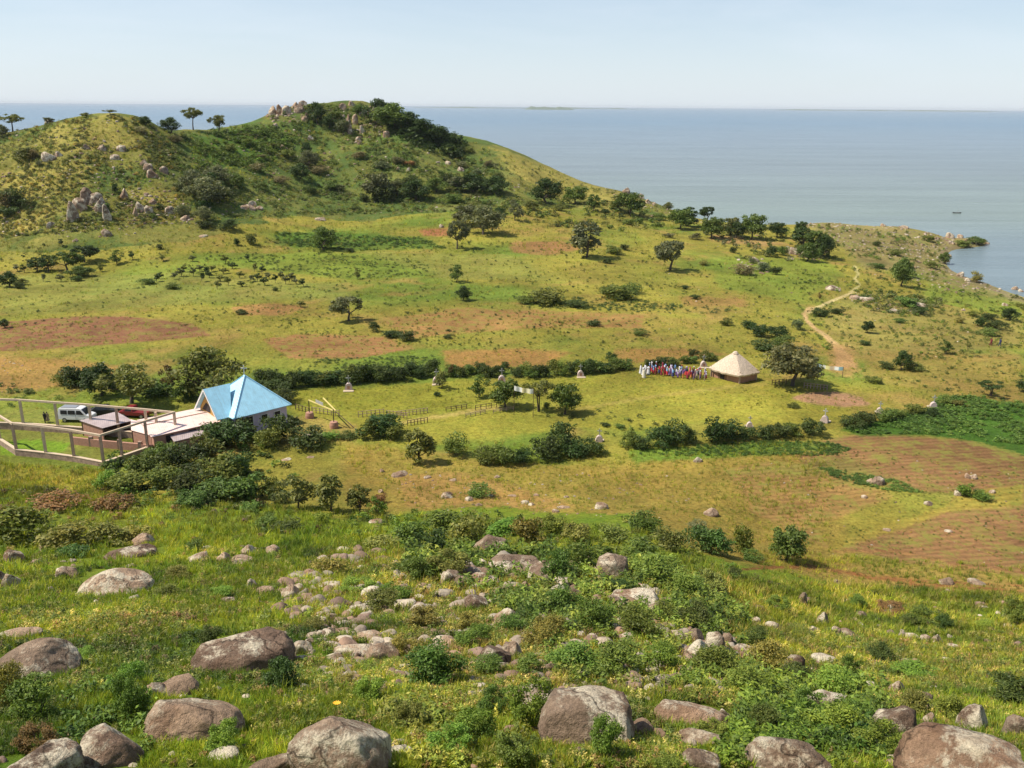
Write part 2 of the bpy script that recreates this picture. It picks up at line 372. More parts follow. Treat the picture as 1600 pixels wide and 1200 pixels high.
# ground material
def ground_mat():
    m, nt, b, _ = nodes('ground_cover'); p = pos(nt)
    at = nt.nodes.new('ShaderNodeAttribute'); at.attribute_name = 'Col'
    a = ramp(nt, noise(nt, 2.2, 7, 0.72, p), [(0.30, 0.50), (0.5, 1.0), (0.70, 1.36)])
    c = mixc(nt, 1.0, at.outputs['Color'], a, 'MULTIPLY')
    d = ramp(nt, noise(nt, 0.45, 6, 0.7, p), [(0.3, (0.80, 0.92, 0.78)), (0.5, (1, 1, 1)), (0.7, (1.10, 1.03, 0.98))])
    c = mixc(nt, 1.0, c, d, 'MULTIPLY')
    # dark tufts
    v = nt.nodes.new('ShaderNodeTexVoronoi'); v.inputs['Scale'].default_value = 0.9; nt.links.new(p, v.inputs['Vector'])
    tf = ramp(nt, v.outputs['Distance'], [(0.10, 1.0), (0.24, 0.0)])
    gate = ramp(nt, noise(nt, 0.18, 6, 0.75, p), [(0.44, 0.0), (0.56, 0.75)])
    tfm = mixc(nt, 1.0, tf, gate, 'MULTIPLY')
    c = mixc(nt, tfm, c, mixc(nt, 1.0, c, (0.42, 0.55, 0.38), 'MULTIPLY'))
    nt.links.new(c, b.inputs['Base Color']); b.inputs['Roughness'].default_value = 0.95; b.inputs['Specular IOR Level'].default_value = 0.1
    h = nt.nodes.new('ShaderNodeMath'); h.operation = 'ADD'
    nt.links.new(noise(nt, 1.5, 8, 0.75, p), h.inputs[0]); nt.links.new(noise(nt, 0.3, 3, 0.5, p), h.inputs[1])
    bump(nt, h.outputs[0], 0.9, 0.45, b); return m
def soil_mat():
    m, nt, b, _ = nodes('tilled_soil'); p = pos(nt)
    at = nt.nodes.new('ShaderNodeAttribute'); at.attribute_name = 'Col'
    a = ramp(nt, noise(nt, 2.0, 8, 0.8, p), [(0.30, 0.55), (0.5, 1.0), (0.70, 1.28)])
    c = mixc(nt, 1.0, at.outputs['Color'], a, 'MULTIPLY')
    mp = nt.nodes.new('ShaderNodeMapping'); nt.links.new(p, mp.inputs[0]); mp.inputs['Rotation'].default_value = (0, 0, R(80))
    w = nt.nodes.new('ShaderNodeTexWave'); w.inputs['Scale'].default_value = 0.28; w.inputs['Distortion'].default_value = 4.0
    w.inputs['Detail'].default_value = 3; w.inputs['Detail Scale'].default_value = 1.0; nt.links.new(mp.outputs[0], w.inputs['Vector'])
    f = ramp(nt, w.outputs[1], [(0.2, 0.84), (0.7, 1.06)])
    c = mixc(nt, 1.0, c, f, 'MULTIPLY')
    g = ramp(nt, noise(nt, 0.35, 8, 0.82, p), [(0.48, 0.0), (0.60, 0.75)])
    c = mixc(nt, g, c, tuple(lin(138,140,62)*.85))
    nt.links.new(c, b.inputs['Base Color']); b.inputs['Roughness'].default_value = 0.95; b.inputs['Specular IOR Level'].default_value = 0.1
    h = nt.nodes.new('ShaderNodeMath'); h.operation = 'MULTIPLY_ADD'; h.inputs[1].default_value = 0.22
    nt.links.new(w.outputs[1], h.inputs[0]); nt.links.new(noise(nt, 2.0, 7, 0.7, p), h.inputs[2])
    bump(nt, h.outputs[0], 0.8, 0.3, b); return m
M_GROUND = ground_mat(); M_SOIL = soil_mat()
idx = np.arange(NR*NA).reshape(NR, NA)
quads = np.stack([idx[:-1, :-1], idx[:-1, 1:], idx[1:, 1:], idx[1:, :-1]], -1).reshape(-1, 4)
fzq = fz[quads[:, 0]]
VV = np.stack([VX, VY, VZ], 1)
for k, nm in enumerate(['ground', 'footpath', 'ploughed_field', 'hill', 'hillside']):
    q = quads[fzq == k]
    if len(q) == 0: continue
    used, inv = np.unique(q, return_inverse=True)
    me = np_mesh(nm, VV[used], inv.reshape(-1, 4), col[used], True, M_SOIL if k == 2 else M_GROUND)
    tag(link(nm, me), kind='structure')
# ------------------------------------------------------------------ lake
def water_mat():
    m, nt, b, _ = nodes('lake_water'); p = pos(nt)
    mp = nt.nodes.new('ShaderNodeMapping'); nt.links.new(p, mp.inputs[0]); mp.inputs['Scale'].default_value = (0.16, 1.0, 1.0)
    sx = nt.nodes.new('ShaderNodeSeparateXYZ'); nt.links.new(p, sx.inputs[0])
    big = noise(nt, 0.006, 5, 0.6, mp.outputs[0])
    ma = nt.nodes.new('ShaderNodeMath'); ma.operation = 'MULTIPLY_ADD'; ma.inputs[1].default_value = 260; nt.links.new(big, ma.inputs[0]); nt.links.new(sx.outputs[1], ma.inputs[2])
    mr = nt.nodes.new('ShaderNodeMapRange'); mr.inputs['From Min'].default_value = 300; mr.inputs['From Max'].default_value = 3300; nt.links.new(ma.outputs[0], mr.inputs['Value'])
    # colour set by distance out: greenish grey nearer in, bluer open lake
    c = ramp(nt, mr.outputs[0], [(0.05, tuple(lin(112,128,134))), (0.10, tuple(lin(122,136,128))), (0.2, tuple(lin(116,128,130))), (0.45, tuple(lin(114,130,140))), (1.0, tuple(lin(98,124,142)))])
    st = ramp(nt, noise(nt, 0.02, 6, 0.65, mp.outputs[0]), [(0.35, 0.84), (0.65, 1.10)]); c = mixc(nt, 1.0, c, st, 'MULTIPLY')
    nt.links.new(c, b.inputs['Base Color'])
    b.inputs['Roughness'].default_value = 0.25; b.inputs['IOR'].default_value = 1.33; b.inputs['Specular IOR Level'].default_value = 0.5
    w = noise(nt, 0.5, 6, 0.65, mp.outputs[0]); w2 = noise(nt, 0.06, 3, 0.6, mp.outputs[0])
    h = nt.nodes.new('ShaderNodeMath'); h.operation = 'MULTIPLY_ADD'; h.inputs[1].default_value = 3.0
    nt.links.new(w2, h.inputs[0]); nt.links.new(w, h.inputs[2])
    bump(nt, h.outputs[0], 0.8, 0.9, b); return m
M_WATER = water_mat()
rr = np.concatenate([np.geomspace(150, 90000, 70)]); aa = np.radians(np.linspace(-70, 70, 90))
wx = rr[:, None]*np.sin(aa); wy = rr[:, None]*np.cos(aa)
ix = np.arange(len(rr)*len(aa)).reshape(len(rr), len(aa))
wq = np.stack([ix[:-1, :-1], ix[:-1, 1:], ix[1:, 1:], ix[1:, :-1]], -1).reshape(-1, 4)
tag(link('water', np_mesh('water', np.stack([wx.ravel(), wy.ravel(), np.zeros(wx.size)], 1), wq, mat=M_WATER)), kind='structure')
# low far shore on the horizon
def far_shore(x0, x1, d, h, seed, name='far_shore'):
    xs = np.linspace(x0, x1, 160); e = np.clip(np.minimum(xs-x0, x1-xs)/((x1-x0)*.12), 0, 1)
    hh = (0.35+0.65*np.clip(fbm(xs/((x1-x0)/9), xs*0, 5, seed)*1.2+.5, 0, 1))*h*e+.1
    dd = (0.5+0.5*e)*d*0.03; rows = []
    for s, f in ((-1, 0), (-.7, .55), (-.25, 1), (.3, .9), (1, 0)): rows.append(np.stack([xs, d+dd*s, hh*f-0.5*(f == 0)], 1))
    V = np.concatenate(rows); n_ = len(xs); ii = np.arange(5*n_).reshape(5, n_)
    q = np.stack([ii[:-1, :-1], ii[:-1, 1:], ii[1:, 1:], ii[1:, :-1]], -1).reshape(-1, 4)
    tag(link(name, np_mesh(name, V, q, smooth=True, mat=M_SHORE)), kind='structure')
M_SHORE = plain('distant_shore', lin(86,104,74), 0.9, 0.2, 0.01, 0)
far_shore(16000*(815-800)/1465, 16000*(895-800)/1465, 16000, 62, 3, 'far_island')
far_shore(24000*(640-800)/1465, 24000*(1010-800)/1465, 24000, 40, 5)
far_shore(26000*(1200-800)/1465, 26000*(1560-800)/1465, 26000, 34, 7)
# ------------------------------------------------------------------ light
SUN_EL = R(54); SUN_AZ = R(-92)         # bearing from the view direction, negative = left
sd = Vector((math.sin(SUN_AZ)*math.cos(SUN_EL), math.cos(SUN_AZ)*math.cos(SUN_EL), math.sin(SUN_EL)))
sun_d = bpy.data.lights.new('sun', 'SUN'); sun_d.energy = 4.9; sun_d.angle = R(0.5); sun_d.color = (1.0, 0.92, 0.78)
sun = link('sun', sun_d); sun.rotation_euler = sd.to_track_quat('Z', 'Y').to_euler()
w = bpy.data.worlds.new('World'); scene.world = w; w.use_nodes = True; nt = w.node_tree; nt.nodes.clear()
out = nt.nodes.new('ShaderNodeOutputWorld'); bg = nt.nodes.new('ShaderNodeBackground'); sky = nt.nodes.new('ShaderNodeTexSky')
sky.sky_type = 'NISHITA'; sky.sun_disc = False; sky.sun_elevation = SUN_EL; sky.sun_rotation = SUN_AZ
sky.altitude = 1100; sky.air_density = 1.0; sky.dust_density = 0.7; sky.ozone_density = 1.2
# thin high cloud
tc = nt.nodes.new('ShaderNodeTexCoord'); mp = nt.nodes.new('ShaderNodeMapping'); nt.links.new(tc.outputs['Generated'], mp.inputs[0])
mp.inputs['Scale'].default_value = (1.0, 1.0, 5.0)
cl = ramp(nt, noise(nt, 2.2, 6, 0.6, mp.outputs[0], 0.4), [(0.46, 0.0), (0.75, 0.35)])
cc = mixc(nt, cl, sky.outputs[0], (8.0, 8.3, 8.8))
sxyz = nt.nodes.new('ShaderNodeSeparateXYZ'); nt.links.new(tc.outputs['Generated'], sxyz.inputs[0])
veil = ramp(nt, sxyz.outputs[2], [(0.0, 0.80), (0.08, 0.5), (0.3, 0.1)])
cc = mixc(nt, veil, cc, (5.8, 6.55, 7.4))
nt.links.new(cc, bg.inputs[0]); bg.inputs[1].default_value = 0.100; nt.links.new(bg.outputs[0], out.inputs[0])
scene.view_settings.view_transform = 'Standard'; scene.view_settings.look = 'None'; scene.view_settings.exposure = 0.36; scene.view_settings.gamma = 1.0
scene.cycles.max_bounces = 6; scene.cycles.diffuse_bounces = 3; scene.cycles.transparent_max_bounces = 4; scene.cycles.volume_bounces = 0
# ------------------------------------------------------------------ landmarks for the labels
LM = [('the blue-roofed church', 390, 640), ('the thatched hut', 1145, 580), ('the white minibus', 120, 645), ('the crowd', 1052, 586), ('the rocky summit', 520, 170),
      ('the rounded grassy hilltop', 180, 185), ('the rocky point', 1470, 368), ('the winding footpath', 1290, 500), ('the red ploughed strip', 120, 520), ('the leafy bean field', 1520, 660),
      ('the flat-topped boulder', 915, 1120), ('the whaleback boulder', 382, 1010), ('the pale pointed boulder', 180, 905), ('the huge smooth slab', 1500, 1180),
      ('the humped boulder', 525, 1150), ('the round grey boulder', 955, 880), ('the striped red field', 1480, 830), ('the rope-railed path', 730, 640), ('the bare earth patch', 1300, 623),
      ('the hill saddle', 330, 215), ('the small bay', 1510, 420), ('the standing stones', 140, 325), ('the concrete column frame', 150, 690), ('the dusty open field', 850, 770),
      ('the green hillside crop', 560, 378), ('the big hill foot', 640, 320), ('the lakeside ridge', 900, 290), ('the bare track', 1420, 912), ('the ridge trees', 1160, 355), ('the sapling plot', 370, 425),
      ('the plain centre', 900, 440), ('the lower left slope', 100, 1000), ('the boulder jumble', 770, 900), ('the lower right slope', 1350, 1060), ('the spreading lone tree', 1237, 590)]
used_labels = {}
def rel_to(px, py, L):
    nme, x, y = L; dx = px-x; dy = py-y; d = abs(dx)+1.6*abs(dy)
    far = 'just' if d < 45 else ('a little' if d < 90 else 'well')
    if abs(dy)*1.3 > abs(dx): return far+(' beyond ' if dy < 0 else ' in front of ')+nme
    return far+(' left of ' if dx < 0 else ' right of ')+nme
def make_label(look, px, py, o=None):
    """one label for one thing; look-alikes nothing tells apart share a label and a group"""
    near = sorted(LM, key=lambda L: abs(px-L[1])+1.6*abs(py-L[2]))[:5]
    cand = [look+' '+rel_to(px, py, near[0])]+[look+' '+rel_to(px, py, near[0])+', towards '+n_[0] for n_ in near[1:]]
    cand += [look+' '+rel_to(px, py, near[i])+', '+rel_to(px, py, near[j]) for i in range(2) for j in range(1, 4) if i != j]
    cand += [look+' '+rel_to(px, py, near[1]), look+' '+rel_to(px, py, near[2])]
    for lab in cand:
        if len(lab.split()) <= 15 and lab not in used_labels: used_labels[lab] = o; return lab
    for lab in cand[::-1]:
        if len(lab.split()) <= 15 and lab in used_labels: return lab
    return cand[0]
def settle_labels():
    seen = {}
    for o in COL.objects:
        if o.get('label') and not o.parent and o.get('kind') is None: seen.setdefault(o['label'], []).append(o)
    for lab, os_ in seen.items():
        if len(os_) > 1:
            gname = next((o.get('group') for o in os_ if o.get('group')), None) or 'look-alikes: '+lab
            for o in os_: o['group'] = gname
# ------------------------------------------------------------------ leaf materials
def leaf_mat(name, trans=0.25):
    m, nt, b, out = nodes(name)
    at = nt.nodes.new('ShaderNodeAttribute'); at.attribute_name = 'Col'
    oi = nt.nodes.new('ShaderNodeObjectInfo')
    c = mixc(nt, 1.0, at.outputs['Color'], oi.outputs['Color'], 'MULTIPLY')
    g = nt.nodes.new('ShaderNodeNewGeometry')
    f = ramp(nt, g.outputs['Random Per Island'], [(0.0, (0.62, 0.70, 0.6)), (0.6, (1.05, 1.0, 0.9)), (1.0, (1.55, 1.35, 1.1))])
    c = mixc(nt, 1.0, c, f, 'MULTIPLY')
    nt.links.new(c, b.inputs['Base Color']); b.inputs['Roughness'].default_value = 0.55; b.inputs['Specular IOR Level'].default_value = 0.25
    t = nt.nodes.new('ShaderNodeBsdfTranslucent'); nt.links.new(mixc(nt, 1.0, c, (1.2, 1.25, 0.6), 'MULTIPLY'), t.inputs[0])
    ms = nt.nodes.new('ShaderNodeMixShader'); ms.inputs[0].default_value = trans
    nt.links.new(b.outputs[0], ms.inputs[1]); nt.links.new(t.outputs[0], ms.inputs[2]); nt.links.new(ms.outputs[0], out.inputs[0])
    return m
M_LEAF = leaf_mat('leaves'); M_GRASSB = leaf_mat('grass_blades', 0.35)
M_BARK = plain('bark', (0.10, 0.075, 0.055), 0.9, 0.4, 6, 0.5)
def unit(v): return v/(np.linalg.norm(v, axis=-1, keepdims=True)+1e-9)
def leaves(P, N, size, g, aspect=1.6):
    """diamond leaves at P facing N"""
    n_ = len(P); t = unit(np.cross(N, g.normal(size=(n_, 3)))); b = np.cross(N, t)
    s = (size*g.uniform(.6, 1.3, n_))[:, None]
    V = np.stack([P-t*s*aspect*.5, P+b*s*.35+N*s*.08, P+t*s*aspect*.5, P-b*s*.35+N*s*.08], 1).reshape(-1, 3)
    return V, np.arange(n_*4).reshape(n_, 4)
def tube(pts, rad, k=6):
    pts = np.array(pts, float); V = []; Fq = []
    for i, p in enumerate(pts):
        d = unit(pts[min(i+1, len(pts)-1)]-pts[max(i-1, 0)]); a = unit(np.cross(d, [0.3, 0.9, 0.2])); b = np.cross(d, a)
        th = np.arange(k)*2*math.pi/k
        V.append(p+(np.cos(th)[:, None]*a+np.sin(th)[:, None]*b)*rad[i])
    for i in range(len(pts)-1):
        for j in range(k): Fq.append((i*k+j, i*k+(j+1) % k, (i+1)*k+(j+1) % k, (i+1)*k+j))
    return np.concatenate(V), np.array(Fq)
def join(parts):
    V = []; Fq = []; n_ = 0
    for v, f in parts: V.append(v); Fq.append(f+n_); n_ += len(v)
    return np.concatenate(V), np.concatenate(Fq)
def crown(g, nblob, nleaf, size, env=(0.5, 0.5, 0.45), cz_=0.6, blob=0.2, flat=0.7, low=-0.6, core=0.12):
    """leaf cloud made of clumps inside an ellipsoid envelope; unit height about 1"""
    B = []
    while len(B) < nblob:
        p = g.uniform(-1, 1, 3)
        r = np.linalg.norm(p)
        if r > 1 or r < 0.25 or p[2] < low: continue
        B.append(p)
    B = np.array(B)*env*(1-blob*0.6)+[0, 0, cz_]
    br = blob*g.uniform(.55, 1.25, nblob)
    w_ = br**2/np.sum(br**2); P = []; N = []; C = []
    for i in range(nblob):
        k = max(8, int(nleaf*w_[i])); d = unit(g.normal(size=(k, 3))); d[:, 2] = np.where(g.random(k) < .6, np.abs(d[:, 2]), d[:, 2])
        r = br[i]*(g.random(k)**0.35)*g.uniform(.75, 1.15, k); q = B[i]+d*r[:, None]*[1, 1, flat]
        P.append(q); N.append(unit(d*0.6+g.normal(size=(k, 3))*0.55+[0, 0, .35])); C.append(np.full(k, g.uniform(.82, 1.2))*g.uniform(.9, 1.1, k))
    P = np.concatenate(P); N = np.concatenate(N); C = np.concatenate(C)
    V, Fq = leaves(P, N, size, g); return V, Fq, np.repeat(C, 4)[:, None]*np.ones(3), B
def crown_mesh(name, V, Fq, C):
    return np_mesh(name, V, Fq, C, False, M_LEAF)
TREE_T = []
def tree_template(seed, env, cz_, nblob, nleaf, size, blob, trunk_h, trunk_r, flat=.7, low=-.6, lean=0.05, stems=1):
    g = np.random.default_rng(seed); V, Fq, C, B = crown(g, nblob, nleaf, size, env, cz_, blob, flat, low)
    parts = []
    for s in range(stems):
        off = (g.uniform(-.06, .06, 2) if stems > 1 else np.zeros(2)); top = np.array([g.uniform(-lean, lean)+off[0], g.uniform(-lean, lean)+off[1], trunk_h])
        p0 = np.array([off[0]*.4, off[1]*.4, -.06]); mid = (p0+top)/2+[g.uniform(-.03, .03), g.uniform(-.03, .03), 0]
        parts.append(tube([p0, mid, top], [trunk_r*1.25, trunk_r*.9, trunk_r*.75], 7))
        sel = B[s::stems]
        for b in sel[:7]:
            m = (top+b)/2+g.normal(size=3)*.03; parts.append(tube([top, m, b], [trunk_r*.6, trunk_r*.36, trunk_r*.12], 5))
    TV, TF = join(parts)
    TREE_T.append((crown_mesh('crown', V, Fq, C), np_mesh('trunk', TV, TF, None, True, M_BARK)))
# round, spreading, flat acacia, tall sparse, two stemmed, tiny sapling, dense dome, umbrella
tree_template(1, (.52, .52, .44), .55, 26, 2900, .058, .21, .30, .035)
tree_template(2, (.64, .60, .38), .60, 34, 3200, .052, .17, .30, .04, .7)
tree_template(3, (.62, .58, .24), .73, 28, 2400, .048, .16, .5, .032, .5, -1)
tree_template(4, (.32, .32, .48), .50, 18, 1700, .06, .15, .2, .03, .9, -1)
tree_template(5, (.55, .5, .28), .72, 16, 1500, .05, .15, .48, .025, .6, -.8, .1, 2)
tree_template(6, (.36, .36, .44), .52, 10, 420, .10, .2, .2, .03)
tree_template(7, (.56, .56, .48), .50, 32, 3000, .055, .22, .2, .04, .85, -.95)
tree_template(8, (.48, .48, .44), .54, 16, 1100, .058, .16, .26, .025, .8, -.8)
def place_tree(px, py, w, h, t, c, look, name='tree', group=None, sink=0.0):
    P = G(px, py)
    if not np.isfinite(P[0]): return None
    dep = float(project(P)[2][0]); s = dep/F; H_ = h*s/math.cos(math.atan2(CAMZ-P[2], math.hypot(P[0], P[1]))*0.9); W_ = w*s
    cm, tm = TREE_T[t]; e = empty(name, P-[0, 0, sink*H_], random.uniform(0, 6.28))
    base_w = {0: 1.04, 1: 1.22, 2: 1.3, 3: .6, 4: 1.08, 5: .84, 6: 1.12, 7: 1.0}[t]
    W_ *= (1.2 if py > 240 else 1.0); H_ *= (1 if py > 240 else .85); e.scale = (W_/base_w, W_/base_w*random.uniform(.85, 1.05), H_)
    a = link('trunk', tm, e); b = link('crown', cm, e); k = random.uniform(.85, 1.15); b.color = (c[0]*k, c[1]*k, c[2]*k*random.uniform(.9, 1.1), 1)
    tag(e, make_label(look, px, py), 'tree', group); return e
DK = (0.050, 0.084, 0.022); MD = (0.105, 0.155, 0.034); OL = (0.170, 0.185, 0.052); GR = (0.145, 0.160, 0.080); BR = (0.17, 0.115, 0.05); LG = (0.14, 0.22, 0.035)
LOOK = {(.075,.125,.03): 'dark green', (.12,.19,.035): 'mid green', (.18,.20,.05): 'olive green', (.16,.26,.04): 'bright green', (.20,.14,.06): 'brownish',
        DK: 'dark green', MD: 'mid green', OL: 'olive green', GR: 'grey-green', BR: 'brownish', LG: 'bright green', (.17,.17,.075): 'grey-brown'}
TLOOK = ['round-crowned tree', 'broad spreading tree', 'flat-topped acacia tree', 'narrow upright tree', 'twin-stemmed tree', 'small sapling', 'dense low-crowned tree', 'thin open-crowned tree']
TREES = [ # px, base y, width, height, template, colour
(205,630,92,58,1,OL),(268,612,30,46,7,BR),(330,622,92,78,6,OL),(160,618,50,50,6,DK),
(690,607,26,30,7,OL),(748,620,34,36,7,MD),(790,636,46,46,0,MD),(842,643,46,50,4,OL),(882,647,42,48,0,MD),(1238,603,80,64,0,(.17,.17,.075)),(1547,619,38,24,4,DK),(1600,612,22,20,0,DK),
(1408,578,26,30,6,DK),(1478,553,24,22,7,MD),(545,501,48,38,1,GR),(505,391,40,36,6,MD),(714,441,28,30,7,MD),(724,469,22,22,6,DK),(755,366,50,44,6,GR),(714,389,34,44,1,GR),(728,352,40,34,0,GR),
(916,402,36,56,3,GR),(1047,422,52,46,1,GR),(852,318,44,38,6,DK),(898,318,32,28,0,MD),(927,330,18,26,3,MD),(983,336,42,36,0,MD),(965,328,20,24,3,OL),(1062,358,36,32,0,MD),(1074,354,26,30,3,DK),(1044,328,14,12,6,OL),
(1105,345,26,22,1,DK),(1111,372,34,34,0,MD),(1142,368,26,30,0,OL),(1150,372,28,24,6,DK),(1174,373,36,40,0,MD),(1213,371,24,24,0,DK),(1250,365,18,20,0,DK),(1254,385,24,30,3,DK),(1272,400,26,40,3,MD),(1286,404,30,36,6,DK),(1262,408,30,28,6,MD),
(1408,447,32,44,6,MD),(1413,432,24,24,6,DK),(1476,412,16,18,6,MD),(1578,500,24,18,6,DK),
(775,304,40,28,6,DK),(738,300,56,28,6,DK),(805,345,30,34,7,GR),(716,300,30,24,1,GR),(682,300,30,22,6,MD),
(592,192,48,42,6,DK),(615,202,60,46,6,MD),(640,205,44,34,6,DK),(662,218,56,36,6,DK),(690,226,44,32,6,DK),(676,222,36,30,6,MD),(495,192,34,36,6,DK),(515,200,24,24,6,DK),
(302,203,42,40,2,OL),(342,206,34,30,1,OL),(268,208,34,28,6,DK),(228,195,20,15,6,DK),(20,206,46,32,2,OL),(4,214,22,22,6,GR),(75,190,22,12,1,GR),(172,180,26,10,2,OL),(135,183,18,8,6,OL),
(322,318,56,40,6,GR),(300,300,34,34,6,GR),(340,290,40,30,6,GR),(368,292,24,20,6,MD),(318,345,26,22,6,GR),(590,312,40,44,0,GR),(650,312,40,30,6,DK),(620,306,36,24,6,GR),(482,262,30,26,6,GR),(470,280,30,24,6,DK),
(58,424,18,22,3,DK),(75,424,18,26,3,DK),(105,424,44,30,1,MD),(132,410,42,26,1,DK),(124,432,30,16,6,MD),(182,412,24,22,7,MD),(15,448,26,24,6,DK),(36,445,16,10,6,OL),(157,424,12,14,7,OL),
(558,436,14,18,7,OL),(1355,520,16,20,0,DK),(468,797,58,60,7,OL),(516,798,36,56,3,OL),(562,800,26,42,3,OL),(590,806,30,32,7,LG),(655,724,34,54,3,OL),(1280,468,6,12,7,BR),(1512,545,10,14,7,OL),(97,385,10,12,5,DK),
(8,512,14,14,6,DK),(1228,875,48,52,0,MD),(1120,790,0,0,0,MD)]
for (px, py, w_, h_, t_, c_) in TREES:
    if w_: place_tree(px, py, w_, h_, t_, c_, LOOK[c_]+' '+TLOOK[t_])
# saplings on the left plain
g = np.random.default_rng(5)
SAP = [(283,432),(272,436),(288,425),(301,408),(302,432),(312,424),(316,440),(322,430),(327,434),(331,424),(345,440),(350,428),(352,412),(357,446),(364,420),(378,448),(375,435),(388,408),(392,440),(398,424),(403,440),
       (250,436),(245,440),(420,436),(430,442),(440,438),(447,444),(456,440),(462,444),(474,448),(95,440),(68,440),(38,426),(27,424),(255,408),(207,406),(410,428),(340,452),(414,446),(470,480)]
for px, py in SAP:
    place_tree(px, py, g.uniform(8, 13), g.uniform(9, 15), 5, random.choice([DK, GR, OL]), random.choice(['small dark sapling', 'thin dark sapling', 'stunted dark sapling']), 'sapling', 'saplings dotted over the left of the plain')
# ------------------------------------------------------------------ shrubs
SHRUB_T = []; SHRUB_N = []
def shrub_template(seed, lst, nblob, nleaf, size, env=(.5, .5, .42), blob=.24, cz_=.46, stems=0, low=-.8):
    g = np.random.default_rng(seed); V, Fq, C, B = crown(g, nblob, nleaf, size, env, cz_, blob, .85, low)
    me = crown_mesh('shrub', V, Fq, C)
    if stems:
        parts = [tube([(0, 0, -.05), tuple((b*[.5, .5, .5])+g.normal(size=3)*.03), tuple(b)], [.018, .012, .005], 4) for b in B[:stems]]
        SV, SF = join(parts); V = np.concatenate([V, SV]); C = np.concatenate([C, np.ones((len(SV), 3))]); Fq = np.concatenate([Fq, SF+len(V)-len(SV)])
        me = np_mesh('shrub', V, Fq, C, False, M_LEAF); me.materials.append(M_BARK)
        mi = np.zeros(len(Fq), np.int32); mi[-len(SF):] = 1; me.polygons.foreach_set('material_index', mi)
    lst.append(me)
for s_ in range(5): shrub_template(40+s_, SHRUB_T, 16+2*s_, 1500, .062)
shrub_template(46, SHRUB_T, 22, 1900, .055, (.56, .5, .36), .2, .4)
for s_ in range(5): shrub_template(60+s_, SHRUB_N, 22+3*s_, 4200, .042, (.5, .5, .42), .2, .48, 9)
shrub_template(66, SHRUB_N, 34, 5200, .036, (.56, .5, .40), .16, .46, 10)
shrub_count = [0]
def place_shrub(px, py, w, h, c, look=None, nearby=False, name='shrub', group=None, cat='shrub'):
    P = G(px, py)
    if not np.isfinite(P[0]): return None
    dep = float(project(P)[2][0]); s = dep/F; lst = SHRUB_N if nearby else SHRUB_T
    ang = math.atan2(CAMZ-P[2], math.hypot(P[0], P[1])); W_ = w*s
    H_ = max(.35*W_, (h*s-0.35*W_*math.sin(ang))/math.cos(ang))
    o = link(name, random.choice(lst)); fwd = unit(np.array([P[0], P[1], 0.])); q = P+fwd*W_*.3; q[2] = height(q[0], q[1])[0]-0.06*H_
    o.location = tuple(q); o.rotation_euler = (0, 0, random.uniform(0, 6.28)); o.scale = (W_, W_*random.uniform(.75, 1), H_*1.08)
    k = random.uniform(.8, 1.35); o.color = (c[0]*k*random.uniform(.85, 1.35), c[1]*k, c[2]*k, 1)
    size = 'large ' if w > 60 else ('low ' if h < 22 and w > 26 else ('small ' if w < 26 else ''))
    tag(o, make_label(size+LOOK.get(c, 'green')+' '+(look or 'bushy shrub'), px, py), cat, group); shrub_count[0] += 1
    return o
# hedge behind the lawn and hedge in front of it: each bush a thing
def hedge(pts, step, w, h, grp, cols):
    pts = np.array(pts, float); L = np.concatenate([[0], np.cumsum(np.hypot(*np.diff(pts, axis=0).T))]); s = 0
    while s < L[-1]:
        x = np.interp(s, L, pts[:, 0]); y = np.interp(s, L, pts[:, 1]); k = random.uniform(.8, 1.25)
        place_shrub(x, y+random.uniform(-2, 2), w*k, h*random.uniform(.8, 1.2), random.choice(cols), 'hedge bush', False, 'hedge_bush', grp); s += step*random.uniform(.8, 1.2)
hedge([(405,604),(440,609),(480,606),(520,604),(560,601),(610,597),(650,592),(690,588)], 15, 36, 31, 'bushes of the far hedge', [DK, DK, MD])
hedge([(705,590),(740,588),(775,592)], 14, 28, 24, 'bushes of the far hedge', [DK, MD])
hedge([(805,590),(850,591),(900,586),(950,582),(985,577)], 13, 28, 24, 'bushes of the far hedge', [DK, DK, MD])
hedge([(1012,576),(1045,573),(1080,568),(1125,562)], 14, 24, 18, 'bushes of the far hedge', [DK, MD])
